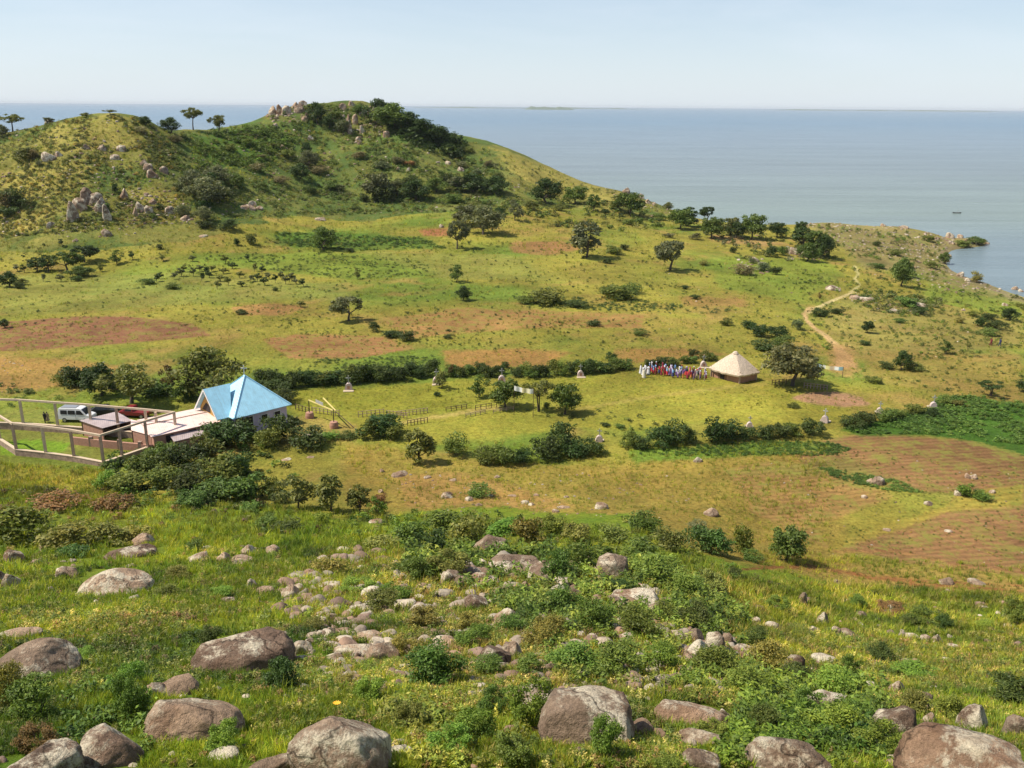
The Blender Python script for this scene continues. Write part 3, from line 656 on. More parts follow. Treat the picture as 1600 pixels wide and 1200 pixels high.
SHR = [ # px, base y, w, h, colour
(115,610,56,44,DK),(145,606,46,40,DK),(180,612,44,38,MD),(95,604,26,24,MD),(250,622,56,32,MD),(290,628,48,34,MD),(45,616,20,12,OL),(422,622,62,36,DK),(445,632,40,26,DK),(706,590,16,24,BR),(786,585,18,20,DK),(790,575,14,12,DK),(955,572,22,26,DK),(1083,560,18,20,DK),
# thicket before the church
(355,705,86,64,DK),(320,722,66,50,MD),(290,735,70,56,DK),(255,722,50,40,MD),(230,745,60,50,MD),(385,690,44,40,DK),(440,695,66,62,DK),(478,704,66,44,DK),(420,705,44,42,MD),(340,755,76,52,MD),(375,750,60,50,DK),(300,770,76,52,DK),(255,765,66,46,MD),(200,772,72,46,MD),(165,765,40,34,LG),
(345,785,86,50,MD),(395,785,70,56,MD),(425,780,44,44,MD),(300,795,60,36,MD),(440,788,40,26,DK),(515,690,36,16,LG),(540,688,34,14,MD),
# shrubs along the front of the lawn
(595,690,76,48,DK),(575,688,44,36,MD),(622,690,40,34,MD),(710,716,46,42,MD),(760,728,44,34,MD),(785,730,46,38,MD),(815,728,44,34,DK),(850,722,52,48,DK),(872,712,62,54,DK),(890,718,44,34,DK),(915,714,46,34,DK),(935,714,34,22,MD),
(980,702,34,30,MD),(1003,704,36,26,DK),(1030,703,48,36,DK),(1050,698,50,44,DK),(1078,695,32,32,DK),(1113,694,50,48,DK),(1135,692,46,40,DK),(1165,690,40,30,DK),(1190,689,36,26,DK),(1215,688,44,34,DK),(1240,685,36,28,MD),(1268,683,44,36,DK),
(1330,671,42,26,DK),(1352,668,44,30,DK),(1382,660,42,24,MD),(1405,656,36,20,MD),(1426,650,34,26,MD),(1452,652,26,18,DK),(1478,636,28,20,MD),(1500,638,30,16,OL),(1360,660,20,16,DK),(945,668,18,8,DK),(970,672,22,9,MD),(855,640,12,14,DK),(683,620,14,10,DK),(1237,638,22,8,MD),
(1290,608,14,8,OL),(1365,600,30,16,MD),(1385,577,30,14,DK),(1425,580,34,16,MD),(615,530,36,14,DK),(635,534,30,18,DK),(585,520,20,18,DK),(700,530,16,8,DK),(375,492,20,10,DK),
# middle plain
(965,470,66,28,MD),(985,460,40,18,MD),(950,462,36,18,DK),(850,478,70,16,MD),(820,476,30,16,MD),(900,482,40,14,DK),(1190,528,40,28,DK),(1170,516,30,18,DK),(1215,528,34,22,DK),(1195,550,50,22,DK),(1225,545,40,24,MD),(1245,516,20,24,GR),(1160,430,40,20,GR),(1190,425,30,18,GR),(1212,430,22,18,DK),(1176,412,14,10,GR),(1146,396,14,12,DK),
(1205,402,20,20,DK),(1222,400,24,18,MD),(960,398,36,16,MD),(945,412,24,10,DK),(976,392,20,12,DK),(1000,525,30,12,MD),(930,510,28,8,DK),(1085,468,20,10,DK),(1135,510,24,14,MD),(1070,452,16,8,DK),(905,386,18,10,MD),(985,352,24,12,MD),
(1280,495,36,16,DK),(1310,492,26,12,DK),(1405,505,24,10,MD),(1440,492,26,16,DK),(1420,482,50,16,MD),(1530,510,30,20,DK),(1555,515,34,20,DK),(1545,500,26,14,DK),(1520,495,22,12,MD),(1405,470,20,8,MD),(1350,540,22,8,DK),(1500,505,20,12,OL),(1545,525,40,16,MD),(1450,378,22,14,MD),(1520,382,30,14,MD),(1505,388,34,12,MD),(1535,382,14,10,MD),(1370,385,14,9,DK),(1400,400,26,12,MD),(1455,420,24,12,MD),(1590,480,18,8,MD),(1526,442,22,20,OL),
(30,452,22,14,DK),(120,440,20,10,DK),(370,385,14,14,DK),(395,385,26,22,MD),(430,455,14,8,DK),(230,445,30,10,MD),(270,452,30,8,MD),(250,390,12,10,DK),(600,320,44,34,DK),(570,316,24,14,DK),(1100,415,20,10,OL),(1370,420,26,10,MD),(1352,468,18,10,DK),(780,335,18,12,DK),(545,395,20,9,DK),
# hill scrub
(30,330,50,36,DK),(10,330,36,34,GR),(12,345,40,24,DK),(62,262,14,10,GR),(40,255,40,22,MD),(55,250,18,16,GR),(182,302,14,16,DK),(160,330,26,14,MD),(138,315,22,16,BR),(315,330,40,18,DK),(350,318,44,24,DK),(330,300,44,30,DK),(300,290,30,26,DK),(365,285,20,16,DK),(280,300,20,18,GR),(290,340,30,22,GR),(240,345,16,12,MD),(250,330,14,12,DK),
(220,212,24,12,GR),(275,225,26,12,GR),(340,215,20,10,MD),(320,360,30,16,DK),(355,362,34,18,DK),(485,305,24,14,DK),(520,300,40,16,MD),(555,330,20,8,DK),(640,290,24,14,DK),(660,312,30,20,DK),(700,290,30,18,DK),(720,262,20,10,GR),(745,275,20,10,GR),(620,260,26,14,GR),(560,250,24,12,GR),(600,268,30,14,GR),(640,262,20,12,BR),(540,210,30,22,GR),(525,190,26,18,MD),(560,180,30,14,MD),
(478,245,20,20,DK),(450,250,30,18,MD),(430,235,24,12,MD),(410,250,20,10,GR),(385,230,24,12,MD),(360,240,26,14,MD),(400,270,30,14,GR),(440,290,30,14,GR),(410,300,26,14,MD),(500,275,30,16,GR),(530,300,24,12,GR),(700,242,30,18,DK),(715,250,24,14,DK),(730,240,20,10,MD),(765,262,20,12,GR),(780,280,20,10,OL),
(705,320,40,18,MD),(830,330,30,16,MD),(875,330,24,12,MD),(945,335,18,10,DK),(1030,345,26,12,MD),(1000,350,20,12,MD),(1045,372,20,10,GR),(1085,375,22,12,GR),(890,310,16,10,DK),
]
for px, py, w_, h_, c_ in SHR: place_shrub(px, py, w_, h_, c_)
NEARS = [ # foreground shrubs
(40,855,110,74,MD),(100,862,90,56,OL),(170,855,80,44,OL),(215,850,60,40,OL),(20,830,70,50,BR),(90,800,80,34,BR),(175,800,60,36,BR),(115,872,50,30,DK),(305,862,30,24,DK),(390,800,36,20,MD),(420,822,44,24,MD),(450,832,50,26,DK),(505,820,30,24,LG),(595,788,30,20,BR),
(640,850,60,46,MD),(670,870,60,54,DK),(700,838,84,50,MD),(740,850,70,60,OL),(780,838,60,34,LG),(700,905,76,54,OL),(650,910,50,44,MD),(600,860,60,30,OL),(750,778,52,26,MD),
(830,850,60,54,OL),(860,840,50,50,MD),(900,850,60,44,OL),(960,850,60,40,OL),(1005,832,56,40,MD),(1040,860,60,46,OL),(1000,880,70,50,MD),(1020,915,90,60,MD),(960,930,50,30,DK),(905,890,50,50,MD),(870,910,56,54,MD),(1095,862,60,50,DK),(1125,870,52,50,DK),(1160,868,36,56,MD),(1175,878,40,24,MD),(1090,830,30,20,GR),
(1070,935,60,50,MD),(1110,930,60,44,OL),(1150,905,30,20,DK),(1085,985,70,50,DK),(1040,975,50,40,MD),(1000,1000,80,60,MD),(930,985,70,60,MD),(880,960,60,50,MD),(850,1010,80,56,OL),(900,1050,90,56,MD),(970,1060,90,60,MD),(1030,1050,60,50,LG),(830,1060,50,40,MD),(800,990,50,36,MD),(730,990,50,40,OL),
(680,1075,96,80,MD),(740,1010,60,44,MD),(640,1030,56,50,OL),(600,960,60,44,OL),(560,930,60,34,LG),(620,945,50,44,LG),(510,900,60,36,OL),(660,985,60,44,OL),(760,1060,60,40,MD),(440,1080,60,60,DK),(330,1010,40,40,DK),(1120,1060,80,60,MD),(1160,1090,80,60,MD),(1200,1050,70,60,OL),(1180,1010,40,34,DK),
(1240,1070,60,40,DK),(1300,1090,90,60,LG),(1325,1075,50,60,MD),(1300,1160,90,70,LG),(1260,1130,70,60,MD),(1370,1180,80,60,LG),(1220,1190,60,50,MD),(1340,1140,60,50,MD),(1375,1035,50,34,DK),(1430,1060,70,30,LG),(1585,1105,80,60,DK),(1450,980,64,36,MD),(1420,978,40,22,DK),(1590,978,56,52,MD),(1475,985,30,30,DK),(1510,778,34,26,LG),(1530,782,40,12,MD),(1540,985,40,20,LG),
(945,1190,60,80,MD),(830,1140,80,90,LG),(800,1200,70,60,MD),(770,1120,60,50,MD),(740,1160,70,60,LG),(700,1180,70,50,LG),(210,1130,60,90,MD),(60,1130,90,80,MD),(20,1110,60,80,OL),(60,1180,70,60,BR),(200,1075,60,50,LG),(350,1180,70,60,LG),(640,1140,50,50,OL),(580,1100,50,50,LG),(1190,1150,60,50,DK),(1110,1160,50,40,MD),
(1040,1210,50,40,MD),(1430,1120,60,50,OL),(1480,1130,50,50,MD),(1340,950,30,24,MD),(1215,955,36,30,MD),(1390,960,50,16,BR),(1245,990,40,20,OL),(280,905,40,26,OL),(265,935,50,30,MD),(345,935,40,24,LG),(130,1030,40,20,LG),(490,985,40,24,OL),(420,1000,44,22,OL),(540,1075,40,24,OL)]
NB = {DK: (.075,.125,.03), MD: (.12,.19,.035), OL: (.18,.20,.05), LG: (.16,.26,.04), BR: (.20,.14,.06), GR: GR}
for px, py, w_, h_, c_ in NEARS: place_shrub(px, py, w_, h_, NB[c_], None, py > 900)
# ------------------------------------------------------------------ rock
def rock_mat():
    m, nt, b, _ = nodes('weathered_granite'); p = pos(nt); oi = nt.nodes.new('ShaderNodeObjectInfo')
    off = nt.nodes.new('ShaderNodeVectorMath'); off.operation = 'ADD'; nt.links.new(p, off.inputs[0]); nt.links.new(oi.outputs['Random'], off.inputs[1])
    base = ramp(nt, noise(nt, 0.9, 6, 0.6, p), [(0.3, tuple(lin(116,98,82))), (0.55, tuple(lin(148,126,106))), (0.75, tuple(lin(180,156,132)))])
    base = mixc(nt, 1.0, base, oi.outputs['Color'], 'MULTIPLY')
    sn = nt.nodes.new('ShaderNodeNewGeometry'); sx = nt.nodes.new('ShaderNodeSeparateXYZ'); nt.links.new(sn.outputs['Normal'], sx.inputs[0])
    # pale lichen on a threshold shifted by the thing's own share of it
    n_ = noise(nt, 3.2, 10, 0.85, p, 0.3); co_ = noise(nt, 0.75, 3, 0.5, p); a2 = nt.nodes.new('ShaderNodeMath'); a2.operation = 'MULTIPLY_ADD'; a2.inputs[1].default_value = 0.9; nt.links.new(co_, a2.inputs[0]); nt.links.new(n_, a2.inputs[2])
    n_ = a2.outputs[0]; ad = nt.nodes.new('ShaderNodeMath'); ad.operation = 'MULTIPLY_ADD'; ad.inputs[1].default_value = 0.12
    nt.links.new(oi.outputs['Random'], ad.inputs[0]); nt.links.new(n_, ad.inputs[2])
    mr_ = nt.nodes.new('ShaderNodeMapRange'); mr_.inputs['From Min'].default_value = 1.00; mr_.inputs['From Max'].default_value = 1.12; nt.links.new(ad.outputs[0], mr_.inputs['Value']); lich = mr_.outputs[0]
    c = mixc(nt, lich, base, tuple(lin(208,196,172)))
    sp = ramp(nt, noise(nt, 11, 6, 0.85, p), [(0.35, 0.6), (0.5, 1.0), (0.66, 1.3)]); c = mixc(nt, 1.0, c, sp, 'MULTIPLY')
    st = ramp(nt, noise(nt, 0.5, 5, 0.7, p), [(0.50, 0.0), (0.62, 0.6)]); c = mixc(nt, st, c, mixc(nt, 1.0, c, (0.56, 0.46, 0.40), 'MULTIPLY'))
    vo = nt.nodes.new('ShaderNodeTexVoronoi'); vo.feature = 'DISTANCE_TO_EDGE'; vo.inputs['Scale'].default_value = 0.42
    dv = nt.nodes.new('ShaderNodeVectorMath'); dv.operation = 'ADD'; nz = nt.nodes.new('ShaderNodeTexNoise'); nz.inputs['Scale'].default_value = 1.6; nz.inputs['Detail'].default_value = 5; nt.links.new(off.outputs[0], nz.inputs['Vector'])
    nt.links.new(off.outputs[0], dv.inputs[0]); nt.links.new(nz.outputs['Color'], dv.inputs[1]); nt.links.new(dv.outputs[0], vo.inputs['Vector'])
    ck = ramp(nt, vo.outputs['Distance'], [(0.0, 0.25), (0.018, 1.0)]); c = mixc(nt, 1.0, c, ck, 'MULTIPLY')
    nt.links.new(c, b.inputs['Base Color']); b.inputs['Roughness'].default_value = 0.9; b.inputs['Specular IOR Level'].default_value = 0.2
    h = nt.nodes.new('ShaderNodeMath'); h.operation = 'MULTIPLY_ADD'; h.inputs[1].default_value = 0.35
    nt.links.new(noise(nt, 9, 6, 0.75, p), h.inputs[0]); nt.links.new(noise(nt, 1.6, 6, 0.65, p), h.inputs[2]); bump(nt, h.outputs[0], 1.0, 0.3, b); return m
M_ROCK = rock_mat()
def ico(sub):
    bm = bmesh.new(); bmesh.ops.create_icosphere(bm, subdivisions=sub, radius=1)
    V = np.array([v.co[:] for v in bm.verts]); Fq = np.array([[v.index for v in f.verts] for f in bm.faces]); bm.free(); return V, Fq
ICO5 = ico(5); ICO4 = ico(4); ICO3 = ico(3)
def n3d(P, s, seed):
    return (fbm(P[:, 0]*s+seed, P[:, 1]*s+P[:, 2]*s*.7, 4, seed)+fbm(P[:, 1]*s-seed, P[:, 2]*s+P[:, 0]*s*.7, 4, seed+5)+fbm(P[:, 2]*s, P[:, 0]*s-P[:, 1]*s*.7, 4, seed+9))/3
def rock_shape(seed, base, cuts=5, amp=.22, boxy=0.0, humps=()):
    g = np.random.default_rng(seed); V, Fq = base; P = V.copy()
    if boxy:
        k = np.max(np.abs(P), 1, keepdims=True); P = P*(1-boxy)+P/k*boxy*.85
    for (hx, hy, hz, hr, ha) in humps:
        d = unit(np.array([hx, hy, hz])); w_ = np.exp(-((1-(V@d))/hr)); P = P*(1+ha*w_[:, None])
    for _ in range(cuts):
        d = unit(g.normal(size=3)+[0, 0, .25]); o = g.uniform(.62, .92); e = np.maximum(P@d-o, 0); P = P-d*(e*.93)[:, None]
    P = P*(1+amp*n3d(V, 1.1, seed)+.09*n3d(V, 3.5, seed+3)+.04*n3d(V, 9, seed+7))[:, None]
    lo_, hi_ = P.min(0), P.max(0); P[:, :2] = (P[:, :2]-(lo_+hi_)[:2]/2)/((hi_-lo_)[:2]/2); P[:, 2] = P[:, 2]/hi_[2]
    return P, Fq
ROCK_T = []
for s_ in range(9):
    P_, F_ = rock_shape(200+s_, ICO4, 3+s_ % 4, .3, .25*(s_ % 3)); ROCK_T.append(np_mesh('boulder', P_, F_, None, True, M_ROCK))
BIG = {}
def big(key, seed, **k):
    P_, F_ = rock_shape(seed, ICO5, **k); BIG[key] = np_mesh('boulder', P_, F_, None, True, M_ROCK)
big('flat', 301, cuts=3, amp=.14, boxy=.36); big('whale', 302, cuts=4, amp=.14, boxy=.25); big('point', 303, cuts=0, amp=.14, humps=((-.1, 0, 1, .10, .42),))
big('slab', 304, cuts=4, amp=.12, boxy=.3); big('hump', 305, cuts=4, amp=.14, humps=((-.9, 0, .5, .12, .28),)); big('dome', 306, cuts=4, amp=.16); big('long', 307, cuts=5, amp=.18, boxy=.2); big('stone', 308, cuts=4, amp=.18, boxy=.4)
BC = {'n': (1, 1, 1), 'd': (.72, .68, .68), 'p': (1.35, 1.32, 1.28), 'r': (1.03, .92, .85), 'g': (1.0, 1.05, 1.08)}
BL = {'n': 'brown-grey', 'd': 'dark brown', 'p': 'pale', 'r': 'reddish brown', 'g': 'grey'}
ROCKBOX = []
def place_rock(px, py, w, h, c='n', me=None, label=None, tilt=0.0, group=None, depth=.8, rz=None):
    """px, py: centre of the front foot"""
    if w > 12 and py > 700: ROCKBOX.append((px, py, w, h))
    P = G(px, py)
    if not np.isfinite(P[0]): return
    dep = float(project(P)[2][0]); s = dep/F; ang = math.atan2(CAMZ-P[2], math.hypot(P[0], P[1])); rw = w*s/2; Hh = h*s; sn = math.sin(ang); cs = math.cos(ang)
    rd = min(depth*rw, Hh*.42/sn); t = (Hh-rd*sn)**2-(rd*sn)**2; hh = max(math.sqrt(max(t, 0))/cs, rw*.25)
    fwd = unit(np.array([P[0], P[1], 0.])); q = P+fwd*rd; q[2] = min(P[2], height(q[0], q[1])[0])+(0.0)
    gz = P[2]*.6+height(q[0], q[1])[0]*.4; sink = .35*hh
    o = link('boulder', me or random.choice(ROCK_T)); o.location = (q[0], q[1], gz-sink*.5)
    o.rotation_euler = (0, tilt, (random.choice([0, math.pi])+random.uniform(-.25, .25) if rz is None else rz)-math.atan2(P[0], P[1]))
    o.scale = (rw, rd*1.05, hh+sink*.5); cc = BC[c]; k = random.uniform(.9, 1.1); o.color = (cc[0]*k, cc[1]*k, cc[2]*k, 1)
    if label is None:
        size = 'big ' if w > 60 else ('small ' if w < 24 else ('medium ' if w < 40 else 'broad ')); label = make_label(size+BL[c]+(' flat-lying' if h < .45*w else ' rounded')+' boulder', px, py)
    tag(o, label, 'boulder', group); return o
place_rock(915, 1166, 158, 98, 'n', BIG['flat'], 'large flat-topped brown boulder crusted with pale lichen and hiding its foot behind a shrub', rz=0)
place_rock(382, 1050, 168, 76, 'd', BIG['whale'], 'dark brown whaleback boulder with a pale stone leaning against its front', rz=0)
place_rock(182, 930, 118, 54, 'p', BIG['point'], 'pale pointed boulder with a brown patch near its peak, left side of the slope', rz=0)
place_rock(1510, 1240, 235, 105, 'r', BIG['slab'], 'huge smooth reddish boulder with white lichen, cut by the bottom right corner', rz=0)
place_rock(535, 1215, 170, 112, 'n', BIG['hump'], 'large humped boulder sloping down to the bottom edge beside a yellow flower', rz=0)
place_rock(62, 1060, 130, 66, 'n', BIG['dome'], 'big domed brown boulder reaching to the left edge of the slope', rz=0)
place_rock(308, 1158, 158, 84, 'p', BIG['long'], 'long pale pinkish boulder sloping down to the right', .18, rz=0)
place_rock(176, 1200, 120, 74, 'd', BIG['dome'], 'dark brown domed boulder partly covered by leaves near the bottom edge', rz=1)
place_rock(60, 1225, 150, 62, 'd', BIG['whale'], 'broad dark brown boulder cut by the bottom left corner', rz=.4)
place_rock(1080, 1135, 122, 46, 'r', BIG['long'], 'wide pinkish brown boulder between the flat-topped boulder and the slab', .1, rz=.2)
place_rock(1230, 1205, 140, 52, 'n', BIG['slab'], 'long low brown boulder at the bottom edge, left of the huge slab', .1, rz=.2)
place_rock(955, 905, 56, 44, 'g', BIG['stone'], 'upright round grey boulder standing clear of the shrubs', rz=0)
place_rock(1522, 1143, 56, 44, 'd', BIG['dome'], 'dark rounded boulder just above the huge slab', rz=.6)
place_rock(1584, 1152, 38, 38, 'g', BIG['stone'], 'purple-grey boulder at the right edge above the huge slab', rz=.3)
ROCKS = [(105,905,34,24,'p'),(18,918,30,26,'p'),(2,912,18,24,'d'),(32,996,66,16,'p'),(395,1048,92,34,'p'),(272,1088,80,30,'p'),(245,1090,34,28,'p'),(430,1205,90,26,'n'),(350,1190,50,24,'n'),(172,1200,36,18,'p'),
(845,1105,80,36,'n'),(812,1098,30,26,'r'),(850,1072,26,14,'r'),(826,1108,36,22,'p'),(1105,1170,100,30,'n'),(1000,1150,46,30,'n'),(1128,1130,30,26,'n'),(1030,1152,24,14,'p'),(1095,1200,62,30,'n'),(1180,1150,20,14,'p'),
(1290,1110,86,38,'n'),(1395,1150,70,50,'d'),(1400,1086,28,24,'p'),(1436,1104,36,26,'n'),(1445,1112,26,16,'n'),(1356,1082,24,20,'n'),(1240,1052,32,32,'d'),(1287,1036,42,16,'n'),(1452,1135,22,22,'p'),
(992,945,78,28,'r'),(955,914,24,9,'n'),(1024,966,36,28,'n'),(1000,936,46,16,'n'),(766,862,60,32,'n'),(805,895,86,32,'n'),(850,910,54,36,'d'),(705,912,36,26,'p'),(722,914,26,16,'n'),(750,910,44,20,'r'),(735,900,40,16,'n'),(745,955,40,30,'d'),(792,980,42,30,'r'),(770,1042,58,40,'d'),(802,1030,30,28,'n'),(694,1010,40,20,'p'),(785,1048,30,16,'n'),(795,1020,24,16,'n'),
(598,1034,56,36,'p'),(556,1024,74,22,'p'),(576,1002,46,20,'p'),(560,1035,20,18,'n'),(522,1036,32,18,'p'),(474,1022,32,24,'p'),(470,1035,24,14,'r'),(500,998,22,14,'p'),(517,994,18,16,'p'),(484,1005,16,10,'n'),
(1084,1004,34,24,'g'),(1116,1020,34,34,'n'),(1136,1010,20,22,'n'),(1088,1035,46,38,'r'),(1082,1040,22,18,'p'),(1166,1030,48,26,'r'),(890,1040,30,24,'n'),(860,1050,22,16,'n'),(870,940,34,28,'n'),(895,935,30,20,'n'),(880,920,24,16,'n'),(930,975,26,20,'p'),(845,985,22,18,'n'),(905,915,22,12,'n'),(820,920,14,12,'p'),(1000,1035,20,18,'r'),(1040,1160,18,12,'r'),
(225,852,34,20,'p'),(205,872,80,20,'d'),(215,862,30,12,'r'),(310,878,34,16,'p'),(350,880,26,18,'p'),(375,882,40,18,'p'),(388,868,26,18,'p'),(24,880,30,26,'r'),(426,866,24,16,'p'),(394,918,16,16,'p'),(70,862,16,12,'r'),(145,832,24,8,'p'),(192,830,16,6,'p'),(265,930,20,12,'p'),(335,802,10,8,'p'),(383,818,12,10,'n'),(300,1148,10,8,'p'),(78,924,14,8,'n'),(355,942,26,10,'n'),(415,928,28,14,'p'),(455,935,30,22,'p'),(465,925,20,14,'p'),(484,902,20,14,'r'),(515,902,12,8,'p'),
(592,926,22,20,'p'),(580,935,34,20,'r'),(570,955,50,14,'n'),(560,975,44,12,'n'),(515,965,22,8,'g'),(600,960,26,12,'p'),(655,950,24,10,'r'),(660,975,34,26,'r'),(545,1060,28,14,'r'),(540,1070,34,18,'n'),(600,1075,16,12,'n'),(640,1065,22,12,'p'),(672,1078,20,12,'p'),(475,1078,18,12,'p'),(508,1088,14,8,'p'),(625,1178,40,14,'n'),(630,1172,14,10,'p'),
(625,746,28,11,'n'),(597,738,8,6,'p'),(699,779,20,12,'r'),(733,783,14,8,'p'),(940,796,22,12,'p'),(1110,807,26,14,'p'),(1090,723,16,10,'n'),(1372,758,20,14,'n'),(1360,756,14,9,'p'),(1520,749,14,9,'p'),(1512,748,10,9,'p'),(1496,775,12,9,'n'),(1550,771,10,6,'p'),(1350,779,10,6,'p'),(668,748,12,5,'n'),(708,752,12,5,'p'),(776,747,10,5,'p'),(800,776,14,4,'p'),(748,791,12,6,'p'),(820,788,14,7,'p'),(838,775,10,4,'p'),(885,778,9,4,'p'),(880,795,22,6,'p'),(868,801,12,6,'p'),(830,790,10,5,'r'),(765,776,12,5,'p'),(587,818,22,9,'r'),(595,770,9,6,'p'),(485,716,12,4,'p'),(448,720,16,4,'p'),(1450,790,14,8,'n'),(1385,830,12,5,'p'),(1482,832,14,5,'p'),
(1398,954,24,14,'p'),(1374,944,9,8,'p'),(1525,914,28,11,'n'),(1478,914,24,14,'n'),(1307,912,13,8,'n'),(1254,945,14,20,'n'),(1285,975,20,20,'n'),(1306,992,16,14,'p'),(1325,996,30,16,'n'),(1346,962,16,8,'n'),(1270,990,22,14,'n'),(1425,998,22,10,'p'),(1445,1002,16,12,'n'),(1462,1004,14,14,'n'),(1432,1012,12,5,'p'),(1495,1012,22,5,'p'),(1480,1032,14,6,'p'),(1205,985,24,16,'n'),(1180,975,16,12,'n'),(1575,980,14,6,'p'),(1550,985,12,6,'p'),(1378,1012,18,5,'p'),(1480,925,8,5,'p'),
# hill outcrops
(114,347,20,32,'n'),(136,320,18,26,'n'),(150,322,24,20,'n'),(158,332,20,22,'n'),(168,345,14,26,'n'),(125,330,24,20,'n'),(195,313,13,18,'r'),(78,252,24,13,'n'),(92,245,12,8,'p'),(167,370,18,12,'n'),(220,330,14,14,'n'),(212,338,8,14,'p'),(233,334,14,12,'n'),(240,320,16,9,'r'),(266,335,16,12,'n'),(232,268,16,12,'n'),(225,260,12,10,'n'),(256,272,14,11,'n'),(238,278,18,12,'r'),(135,234,12,8,'n'),(160,236,14,9,'n'),(190,237,16,9,'n'),(180,250,16,8,'n'),(78,190,16,6,'r'),(80,356,14,9,'n'),(290,345,16,8,'n'),(385,328,30,8,'p'),(394,322,14,8,'n'),(118,378,9,5,'p'),(318,371,14,4,'p'),
(427,180,14,14,'p'),(438,180,12,16,'r'),(448,180,16,14,'p'),(462,172,14,12,'p'),(468,177,18,14,'n'),(474,168,14,10,'p'),(536,172,12,10,'p'),(550,166,12,8,'p'),(545,206,12,26,'r'),(555,195,10,16,'p'),(547,210,8,14,'n'),(566,208,9,12,'p'),(568,180,16,9,'p'),(578,183,8,12,'p'),(560,222,9,8,'p'),(604,215,12,10,'r'),(430,200,9,7,'p'),(444,235,12,8,'p'),(476,190,10,8,'p'),(480,186,8,10,'n'),(562,226,8,6,'p'),(638,268,8,6,'p'),(622,266,8,5,'p'),(485,220,12,8,'r'),(500,345,18,5,'p'),(404,328,16,6,'r'),(700,258,10,6,'p'),(720,268,12,7,'n'),(690,356,8,6,'r'),
(950,290,12,7,'n'),(965,295,14,8,'r'),(978,302,14,9,'n'),(990,304,10,7,'r'),(1002,310,10,8,'n'),(1012,318,10,7,'r'),(935,289,10,5,'p'),(1022,322,8,6,'n'),
# shore rocks
(1460,362,14,7,'r'),(1475,364,14,8,'p'),(1490,366,12,8,'p'),(1484,372,14,9,'n'),(1500,372,10,6,'p'),(1536,380,8,6,'p'),(1542,382,8,4,'r'),(1412,357,14,5,'p'),(1335,349,8,7,'r'),(1380,354,9,5,'p'),(1482,402,10,5,'r'),(1480,410,8,5,'n'),(1500,432,12,8,'r'),(1512,440,10,6,'n'),(1585,455,12,8,'n'),(1595,458,9,7,'r'),(1570,478,10,5,'p'),(1505,486,7,4,'p'),(1300,454,22,9,'n'),(1310,455,8,6,'p'),(1350,470,30,7,'n'),(1335,468,16,7,'p'),(1430,480,34,9,'n'),(1395,488,20,7,'n'),(1270,400,20,9,'n'),(1240,398,24,11,'n'),(1255,402,16,9,'r'),(1180,410,14,9,'n'),(1190,415,12,6,'n')]
for r_ in ROCKS: place_rock(*r_)
# the mass of smaller stones
def sample(poly, n_, seed):
    g = np.random.default_rng(seed); p = np.array(poly, float); out = []; a0 = np.ptp(p[:, 0])
    p[:, 0] = np.where(p[:, 0] <= 0, -230, np.where(p[:, 0] >= 1600, 1830, p[:, 0])); poly = p; n_ = int(n_*np.ptp(p[:, 0])/a0)      # the cover runs on past the frame
    while len(out) < n_:
        q = g.uniform(p.min(0), p.max(0), (n_*2, 2)); m = inpoly(q[:, 0], q[:, 1], poly); out += list(q[m])
    q = np.array(out[:n_]); on = np.zeros(len(q), bool)
    for pp in PATHS: on |= inpoly(q[:, 0], q[:, 1], pp)
    q = q[~on]; W3 = ground_at(q[:, 0], q[:, 1]); ok = np.isfinite(W3[:, 0]) & (W3[:, 2] > 0.05)
    return q[ok], W3[ok], g
def scatter(temps, Pw, S3, rz, colr, ti, tint_by_vert=True):
    """temps: list of (V, F, C); returns one big V, F, C"""
    VV_ = []; FF_ = []; CC_ = []; n_ = 0
    for k, (V, Fq, C) in enumerate(temps):
        m = np.nonzero(ti == k)[0]
        if len(m) == 0: continue
        c, s = np.cos(rz[m]), np.sin(rz[m]); X = V[None, :, 0]*S3[m, 0:1]; Y = V[None, :, 1]*S3[m, 1:2]
        A_ = np.stack([X*c[:, None]-Y*s[:, None], X*s[:, None]+Y*c[:, None], V[None, :, 2]*S3[m, 2:3]], -1)+Pw[m][:, None]
        VV_.append(A_.reshape(-1, 3)); FF_.append((Fq[None]+(np.arange(len(m))*len(V))[:, None, None]).reshape(-1, Fq.shape[1])+n_)
        CC_.append((C[None]*colr[m][:, None]).reshape(-1, 3)); n_ += len(m)*len(V)
    return np.concatenate(VV_), np.concatenate(FF_), np.concatenate(CC_)
def rock_stuff_mat():
    m, nt, b, _ = nodes('loose_stone'); p = pos(nt); at = nt.nodes.new('ShaderNodeAttribute'); at.attribute_name = 'Col'
    f = ramp(nt, noise(nt, 3, 6, 0.7, p), [(0.35, 0.7), (0.6, 1.15)]); nt.links.new(mixc(nt, 1.0, at.outputs['Color'], f, 'MULTIPLY'), b.inputs['Base Color'])
    b.inputs['Roughness'].default_value = 0.9; bump(nt, noise(nt, 6, 5, 0.7, p), .6, .1, b); return m
M_STONE = rock_stuff_mat()
rt = []
for s_ in range(6):
    P_, F_ = rock_shape(400+s_, ICO3, 9, .4, .35*(s_ % 2)); rt.append((P_, F_, np.ones((len(P_), 3))))
